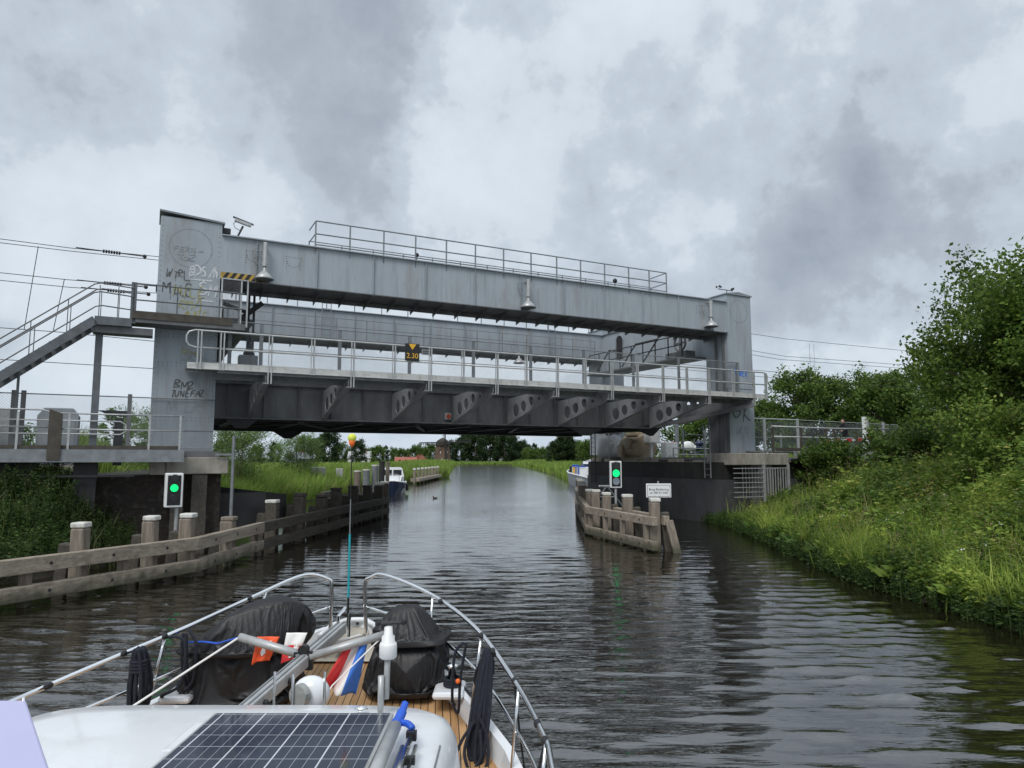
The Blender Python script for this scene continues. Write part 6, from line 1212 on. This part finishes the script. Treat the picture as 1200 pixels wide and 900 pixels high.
for q in range(240):
    cy = 5 + 24 * rs.rand(); cx = interp(cy, RB) - .1 + 7 * rs.rand() ** 1.6
    if cx / cy > .86: continue
    m_ = 12; a = rs.uniform(0, 6.28, m_); d_ = norm(np.stack([np.cos(a), np.sin(a), rs.uniform(.1, .9, m_)], 1)); L_ = rs.uniform(.22, .42, m_); c_ = np.array([cx, cy, float(ground_z(np.array([cx]), np.array([cy]))[0]) + .35]) + d_ * L_[:, None] * .5; ((V, VD)[q % 2]).add(*leaves(c_, L_, .45, rs, 0, d_))
tag(DS.build('dead_stems', drym), 'straw coloured dead stems and seed heads standing in the right bank weeds', 'dead stems', kind='stuff')
tag(VB.build('weeds', leafmat('bright_weed_leaves', (.20, .29, .045), (.34, .41, .08), (.45, .44, .12), .45)), 'yellow green weeds in tufts on the right bank', 'weeds', kind='stuff'); tag(VD.build('weeds', leafmat('dark_nettle_leaves', (.055, .115, .022), (.12, .19, .035), None, .38)), 'darker tall nettles in patches on the right bank', 'weeds', kind='stuff')
tag(V.build('weeds', nettle), 'dense nettles and tall weeds covering the right bank', 'weeds', kind='stuff')
n = 2600; yy = 5 + 30 * rs.rand(n); xx = interp(yy, RB) - .30 + .9 * rs.rand(n); zz = ground_z(xx, yy); herbs(V2, xx, yy, zz - .05, .25 + .4 * rs.rand(n), rs, 22, .11)
for q in range(26):       # darker bramble mounds
    cy = rs.uniform(7, 32); cx = interp(cy, RB) + rs.uniform(.6, 9); m_ = 70; a = rs.uniform(0, 6.28, m_); r_ = rs.uniform(0, .8, m_); herbs(V2, cx + r_ * np.cos(a), cy + r_ * np.sin(a), ground_z(cx + r_ * np.cos(a), cy + r_ * np.sin(a)), rs.uniform(.4, .95, m_), rs, 22, .12)
uu = rs.uniform(23.0, 27.5, 500); vv = rs.uniform(-3.2, -.9, 500); bx = OX + uu * UX - vv * UY; by = OY + uu * UY + vv * UX; herbs(V2, bx, by, ground_z(bx, by), rs.uniform(.25, .6, 500), rs, 22, .13)
tag(V2.build('brambles', nettle2), 'dark bramble and ground ivy hanging over the right water edge', 'brambles', kind='stuff')
W_ = Veg(); n = 34; yy = 9 + 22 * rs.rand(n); xx = interp(yy, RB) + .4 + 5 * rs.rand(n); c = np.stack([xx, yy, ground_z(xx, yy) + .75 + .2 * rs.rand(n)], 1); c = np.repeat(c, 7, 0) + rs.normal(0, .035, (n * 7, 3)); W_.add(*leaves(c, .045, .8, rs, .6)); tag(W_.build('white_flowers', leafmat('petals', (.6, .6, .52), (.75, .75, .7), None, .2)), 'tiny white flower heads dotted through the right bank weeds', 'flowers', kind='stuff')
# vegetation under the left path
V = Veg(); V2 = Veg(); n = 3200; uu = rs.uniform(-9, -1.2, n); vv = rs.uniform(-4.6, 1.3, n); bx = OX + uu * UX - vv * UY; by = OY + uu * UY + vv * UX; k_ = (bx < interp(by, LB) + .25); bx, by = bx[k_], by[k_]
herbs(V, bx, by, ground_z(bx, by), rs.uniform(.3, 1.0, len(bx)), rs, 24, .12)
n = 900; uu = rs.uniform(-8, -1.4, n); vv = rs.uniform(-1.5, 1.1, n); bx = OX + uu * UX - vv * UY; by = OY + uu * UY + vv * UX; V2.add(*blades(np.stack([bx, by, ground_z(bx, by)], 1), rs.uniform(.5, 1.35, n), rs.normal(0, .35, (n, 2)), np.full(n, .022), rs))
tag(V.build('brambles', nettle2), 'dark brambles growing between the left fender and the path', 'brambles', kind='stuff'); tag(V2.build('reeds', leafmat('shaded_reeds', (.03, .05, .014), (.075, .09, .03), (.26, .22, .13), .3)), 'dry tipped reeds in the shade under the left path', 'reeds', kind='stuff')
# reeds along the left bank and the far banks
V = Veg(); D = Veg()
def reedbelt(y0, y1, bank, side, depth, n, hm, w, V, edge=0):
    y = y0 + (y1 - y0) * rs.rand(n); x = interp(y, bank) + side * (edge + depth * rs.rand(n) ** 1.3); z = ground_z(x, y) - .1; h = hm * rs.uniform(.7, 1.12, n) * (1 + .12 * np.sin(x * .8) * np.sin(y * .5)); V.add(*blades(np.stack([x, y, z], 1), h, rs.normal(0, .22, (n, 2)) * hm + np.array([.12, .05]), np.full(n, w) * rs.uniform(.7, 1.3, n), rs))
reedbelt(25.5, 50, LB, -1, 6, 10000, 1.75, .04, V); reedbelt(50, 90, LB, -1, 9, 10000, 1.75, .06, V); reedbelt(90, 119, LB, -1, 9, 7000, 1.75, .09, V); reedbelt(117, 190, LB, -1, 10, 6000, 1.8, .14, V); reedbelt(190, 345, LB, -1, 14, 4000, 2.0, .3, V)
reedbelt(96, 125, RB, 1, 6, 3000, 1.7, .1, V, -.3); reedbelt(125, 200, RB, 1, 8, 5000, 1.8, .14, V); reedbelt(200, 345, RB, 1, 10, 4500, 2.1, .28, V)
n = 3500; x = rs.uniform(-36, 24, n); y = 353 + 12 * rs.rand(n); V.add(*blades(np.stack([x, y, ground_z(x, y)], 1), rs.uniform(.5, 1.2, n), rs.normal(0, .3, (n, 2)), np.full(n, .35), rs))
reedbelt(27, 60, LB, -1, 5, 1500, 1.35, .03, D); reedbelt(60, 119, LB, -1, 8, 1200, 1.6, .06, D)
tag(V.build('reeds', reedm), 'tall green reeds along both banks of the canal', 'reeds', kind='stuff'); tag(D.build('dry_reeds', drym), 'straw coloured dead stems among the left reeds', 'dry reeds', kind='stuff')
G = Veg()
for (y0, y1, x0, x1, n, h, w) in ((28, 60, -45, -19, 7000, .8, .05), (60, 130, -90, -20, 9000, .9, .12), (120, 330, -180, -22, 9000, 1.0, .4), (40, 75, 20, 50, 4000, .8, .06)):
    x = rs.uniform(x0, x1, n); y = rs.uniform(y0, y1, n); z = ground_z(x, y); G.add(*blades(np.stack([x, y, z - .05], 1), h * rs.uniform(.5, 1.2, n), rs.normal(0, .25, (n, 2)) * h, np.full(n, w), rs))
uu = rs.uniform(25.5, 48, 3500); vv = rs.uniform(9.5, 17, 3500); bx = OX + uu * UX - vv * UY; by = OY + uu * UY + vv * UX; G.add(*blades(np.stack([bx, by, ground_z(bx, by)], 1), rs.uniform(.3, .8, 3500), rs.normal(0, .2, (3500, 2)), np.full(3500, .04), rs))
tag(G.build('meadow_grass', grassm), 'yellow green meadow grass behind the reed belts', 'grass', kind='stuff')

def tree(name, label, loc, h, rx, leafm, seed, nleaf, lsize, trunk_h=.18, limbs=16, cat='tree', group=None, aspect=.6, spread=.36, rz_low=.1, sway=(0, 0), twigs=5, trunk_r=None, multi=1):
    """trunk with limbs that carry twigs; leaves gather round the twigs, so sky shows between the sprays"""
    rs = np.random.RandomState(seed); rr = random.Random(seed); o = thing(name, label, cat, loc, rr.uniform(0, 6.28) if sway == (0, 0) else 0, group); b = MB(); tr_ = trunk_r or h * .022; pts = []; wts = []
    for s_ in range(multi):
        lx, ly = (0, 0) if multi == 1 else (rr.uniform(-.25, .25) * rx, rr.uniform(-.25, .25) * rx)
        T = [Vector((lx * .3, ly * .3, -.3))] + [Vector((lx * t + sway[0] * t * rx * .4 + rr.uniform(-.03, .03) * h, ly * t + sway[1] * t * rx * .4 + rr.uniform(-.03, .03) * h, h * t * .93)) for t in (.15, .35, .55, .75, 1)]
        b.tube(T, [tr_ * 1.3, tr_, tr_ * .8, tr_ * .55, tr_ * .3, tr_ * .1], 7)
        for i in range(limbs):
            t = trunk_h + (1 - trunk_h) * ((i + rr.random()) / limbs) ** .9; k = min(4, int(t * 5)); f = t * 5 - k; S = T[k] * (1 - f) + T[k + 1] * f
            az = i * 2.4 + rr.uniform(-.5, .5); zr = (t - rz_low) / (1 - rz_low); prof = math.sqrt(max(.05, 1 - (2 * zr - .85) ** 2 / 1.5)); el = .25 + .75 * t + rr.uniform(-.15, .2)
            ln = rx * prof * rr.uniform(.72, 1.12) / max(.5, math.cos(el) + .25); d = Vector((math.cos(az) * math.cos(el), math.sin(az) * math.cos(el), math.sin(el) * .8))
            M1 = S + d * ln * .5 + Vector((rr.uniform(-1, 1), rr.uniform(-1, 1), rr.uniform(-.2, .6))) * ln * .08; E_ = S + d * ln + Vector((rr.uniform(-1, 1), rr.uniform(-1, 1), rr.uniform(-.5, .3))) * ln * .1
            b.tube([S, M1, E_], [tr_ * .35, tr_ * .22, tr_ * .06], 5)
            for w in range(twigs):
                u = rr.uniform(.3, 1); Q = S.lerp(M1, u * 2) if u < .5 else M1.lerp(E_, u * 2 - 1); dd = (d + Vector((rr.gauss(0, .6), rr.gauss(0, .6), rr.gauss(.1, .5)))).normalized(); tl2 = ln * rr.uniform(.22, .45); b.tube([Q, Q + dd * tl2], [tr_ * .08, tr_ * .025], 3)
                for q in range(5): pts.append(Q + dd * tl2 * (.3 + .2 * q)); wts.append(.5 + .25 * q)
            pts.append(E_); wts.append(1.2)
    b.build('trunk', bark, o)
    P = np.array([tuple(p) for p in pts]); wts = np.array(wts); ix = rs.choice(len(P), nleaf, p=wts / wts.sum()); c = P[ix] + np.clip(rs.normal(0, 1, (nleaf, 3)), -1.7, 1.7) * rx * spread * .22 * np.array([1, 1, .8])
    c[:, 2] = np.maximum(c[:, 2], .15); v, f = leaves(c, lsize * rs.uniform(.6, 1.3, nleaf), aspect, rs, .25); fastmesh('crown', v, f, leafm, o); return o
gz = lambda x, y: float(ground_z(np.array([x]), np.array([y]))[0])
tree('broadleaf_tree', 'big leafy tree leaning over the right bank at the picture edge', (18.0, 22.5, gz(18.0, 22.5)), 4.75, 4.2, oakleaf, 5, 62000, .155, .04, 36, twigs=10, sway=(-.3, 0), spread=.34)
tree('broadleaf_tree', 'tree with lower boughs standing behind the big right bank tree', (21, 28, gz(21, 28)), 6.2, 4.6, oakleaf, 9, 30000, .19, .05, 26, twigs=8, spread=.36)
tree('bush', 'light green bush under the big right bank tree', (14.6, 21.0, gz(14.6, 21)), 2.2, 1.9, nettle, 31, 8000, .13, .02, 16, 'bush', twigs=6, multi=3, trunk_r=.03)
tree('bush', 'dark rounded bush beside the concrete slab of the right pier', (15.3, 34.6, gz(15.3, 34.6)), 1.15, 1.6, midleaf, 21, 9000, .16, .02, 16, 'bush', twigs=6, multi=3, trunk_r=.035)
tree('bush', 'low bright bush between the right path and the weeds', (18.5, 33, gz(18.5, 33)), 1.2, 2.0, midleaf, 22, 9000, .16, .02, 16, 'bush', twigs=6, multi=3, trunk_r=.035)
tree('bush', 'drooping bush at the right end of the path railing', (21.5, 34.5, gz(21.5, 34.5)), 1.6, 2.0, midleaf, 23, 8000, .17, .02, 16, 'bush', twigs=6, multi=3, trunk_r=.035)
WL = ['pale willow bush nearest the left pier', 'taller pale willow bush behind the first one', 'low willow bush at the end of the left willows', 'feathery willow bush left of the pier post']
for i, (x, y, h_, r_) in enumerate(((-16.5, 43, 3.8, 2.3), (-19.5, 50, 4.6, 2.6), (-17.3, 58, 3.4, 2.2), (-19.5, 40, 4.2, 2.5))): tree('willow_bush', WL[i], (x, y, gz(x, y)), h_, r_, willowm, 41 + i, 9000, .2, .02, 14, 'bush', 'willow bushes on the left bank', .22, .45, twigs=6, multi=3, trunk_r=.05)
YL = ['slim young tree behind the left fence', 'second young tree behind the left fence', 'young tree near the left edge behind the fence', 'small tree behind the wide relay cabinet']
for i, (u, v, h_, r_) in enumerate(((-2.7, 24, 4.6, 1.6), (-.6, 27, 3.6, 1.5), (-7.8, 26, 3.5, 1.8), (-5.0, 25, 3.0, 1.6))): p_ = B(u, v); tree('young_tree', YL[i], (p_.x, p_.y, gz(p_.x, p_.y)), h_, r_, willowm, 51 + i, 2600, .26, .1, 12, 'tree', 'young trees behind the left fence', .4, .4)
# trees behind the right pier: each its own crown
RT = [('tall tree with an airy crown right of the tower', 36.5, 68, 9.6, 3.6, midleaf), ('broad green tree behind the right path railing', 43, 70, 8.6, 4.4, midleaf), ('rounded tree above the red and white boom', 49, 70, 8.8, 4.6, midleaf), ('tree with a dark crown left of the big right tree', 38, 50, 6.9, 3.6, midleaf), ('loose crowned tree between path and big tree', 33.2, 46, 6.2, 3.3, oakleaf), ('bushy tree seen under the raised span', 25.5, 72, 6.5, 4.0, midleaf), ('low bushy tree behind the motorcycle', 20.5, 78, 6.2, 4.0, midleaf), ('lower tree in the gap beside the right tower', 31.0, 60, 6.4, 3.6, midleaf), ('wide tree at the back right beyond the path', 56, 75, 9.5, 5, darkleaf), ('leafy tree beside the path end', 29.5, 42, 5.2, 2.8, oakleaf), ('thick bush hiding the end of the right path', 24.2, 37.0, 3.6, 2.6, oakleaf), ('dense tree closing the gap right of the tower', 26.5, 65, 8.4, 3.9, midleaf), ('spreading tree over the far end of the wire fence', 29.6, 67, 9.0, 4.2, midleaf), ('low dense tree behind the person with the bicycle', 33.4, 64, 8.0, 4.0, midleaf), ('round tree far under the span beside the grey pedestal', 16, 90, 5.0, 3.6, midleaf)]
for i, (lab, x, y, h_, r_, m) in enumerate(RT): tree('broadleaf_tree', lab, (x, y, gz(x, y)), h_, r_, m, 61 + i, 11000, .30, .05, 22, 'tree', 'trees behind the right path', .6, .4, twigs=7)
# far trees: a few kinds, copied
protos = [tree('far_tree', 'proto', (0, -500, 0), 12, 5.2, darkleaf, 101, 5200, .62, .06, 20, aspect=.7, spread=.62, twigs=6), tree('far_tree', 'proto', (0, -500, 0), 13, 4.6, darkleaf, 102, 5200, .62, .1, 20, aspect=.7, spread=.62, twigs=6), tree('far_tree', 'proto', (0, -500, 0), 8, 4.8, midleaf, 103, 4200, .6, .04, 18, aspect=.7, spread=.62, twigs=6), tree('far_tree', 'proto', (0, -500, 0), 12, 2.8, darkleaf, 104, 3500, .55, .05, 20, aspect=.7, spread=.62, twigs=6)]
used = [False] * 4
kinds = ['round dark tree', 'tall dark tree', 'broad mid green tree', 'slim upright tree']
def place(k, x, y, s, label):
    o = protos[k] if not used[k] else copy_tree(protos[k]); used[k] = True; o.location = (x, y, gz(x, y) - .2); o.rotation_euler = (0, 0, rnd.uniform(0, 6.28)); s *= rnd.uniform(.93, 1.07); o.scale = (s, s, s * rnd.uniform(.95, 1.05)); o['label'] = label; o['category'] = 'tree'; o['group'] = 'far trees along the horizon'
def at(px_, Y): return (px_ - 600) / 837 * Y
far = []
for px_, k, s in ((300, 2, .8), (322, 0, .8), (352, 2, .75), (366, 0, .95), (376, 1, .95), (386, 0, 1.05), (398, 2, .9), (410, 2, .75), (420, 0, .8), (432, 2, .8), (443, 2, .85), (452, 3, .8), (462, 2, .8), (471, 2, .75), (478, 3, .65), (487, 2, .8), (496, 2, .9)): far.append((px_, 300 + (px_ * 37 % 60), k, s * .97, 'in the row left of the windmill'))
for px_, k, s in ((505, 2, 1.0), (530, 0, .9), (540, 0, 1.1), (548, 1, 1.15), (557, 0, 1.2), (566, 1, 1.25), (574, 0, 1.35), (583, 1, 1.15), (591, 0, 1.2), (599, 0, 1.2), (607, 0, .95), (613, 0, .9), (620, 3, .8), (626, 3, .85)): far.append((px_, 400 + (px_ * 13 % 40), k, s * 1.05, 'in the dark clump closing the canal'))
for px_, k, s in ((617, 2, .9), (625, 2, .85), (632, 2, .9), (638, 2, .95), (645, 2, .9), (652, 2, 1.0)): far.append((px_, 275 + (px_ * 7 % 40), k, s * .75, 'in the lighter row on the right bank'))
for px_, k, s in ((650, 0, .55), (657, 1, .6), (664, 1, .68), (671, 0, .55), (679, 2, .65), (687, 2, .7), (695, 2, .75)): far.append((px_, 190 + (px_ * 3 % 20), k, s, 'in the group behind the barge'))
for px_ in range(-350, 290, 38): far.append((px_, 330 + (px_ * 11 % 60), (px_ // 38) % 3, .8, 'in the row far left behind the railway'))
for px_ in range(720, 1500, 40): far.append((px_, 200 + (px_ * 7 % 50), (px_ // 40) % 3, .75, 'in the row far right behind the railway'))
cnt = {}
ORD = ['first', 'second', 'third', 'fourth', 'fifth', 'sixth', 'seventh', 'eighth', 'ninth', 'tenth', 'eleventh', 'twelfth', 'thirteenth', 'fourteenth', 'fifteenth', 'sixteenth', 'seventeenth', 'eighteenth', 'nineteenth', 'twentieth']
for px_, Y, k, s, wh in sorted(far, key=lambda q: q[0]): c_ = cnt.get((k, wh), 0); cnt[k, wh] = c_ + 1; place(k, at(px_, Y), Y, s, '%s %s from the left %s' % (ORD[c_], kinds[k], wh))
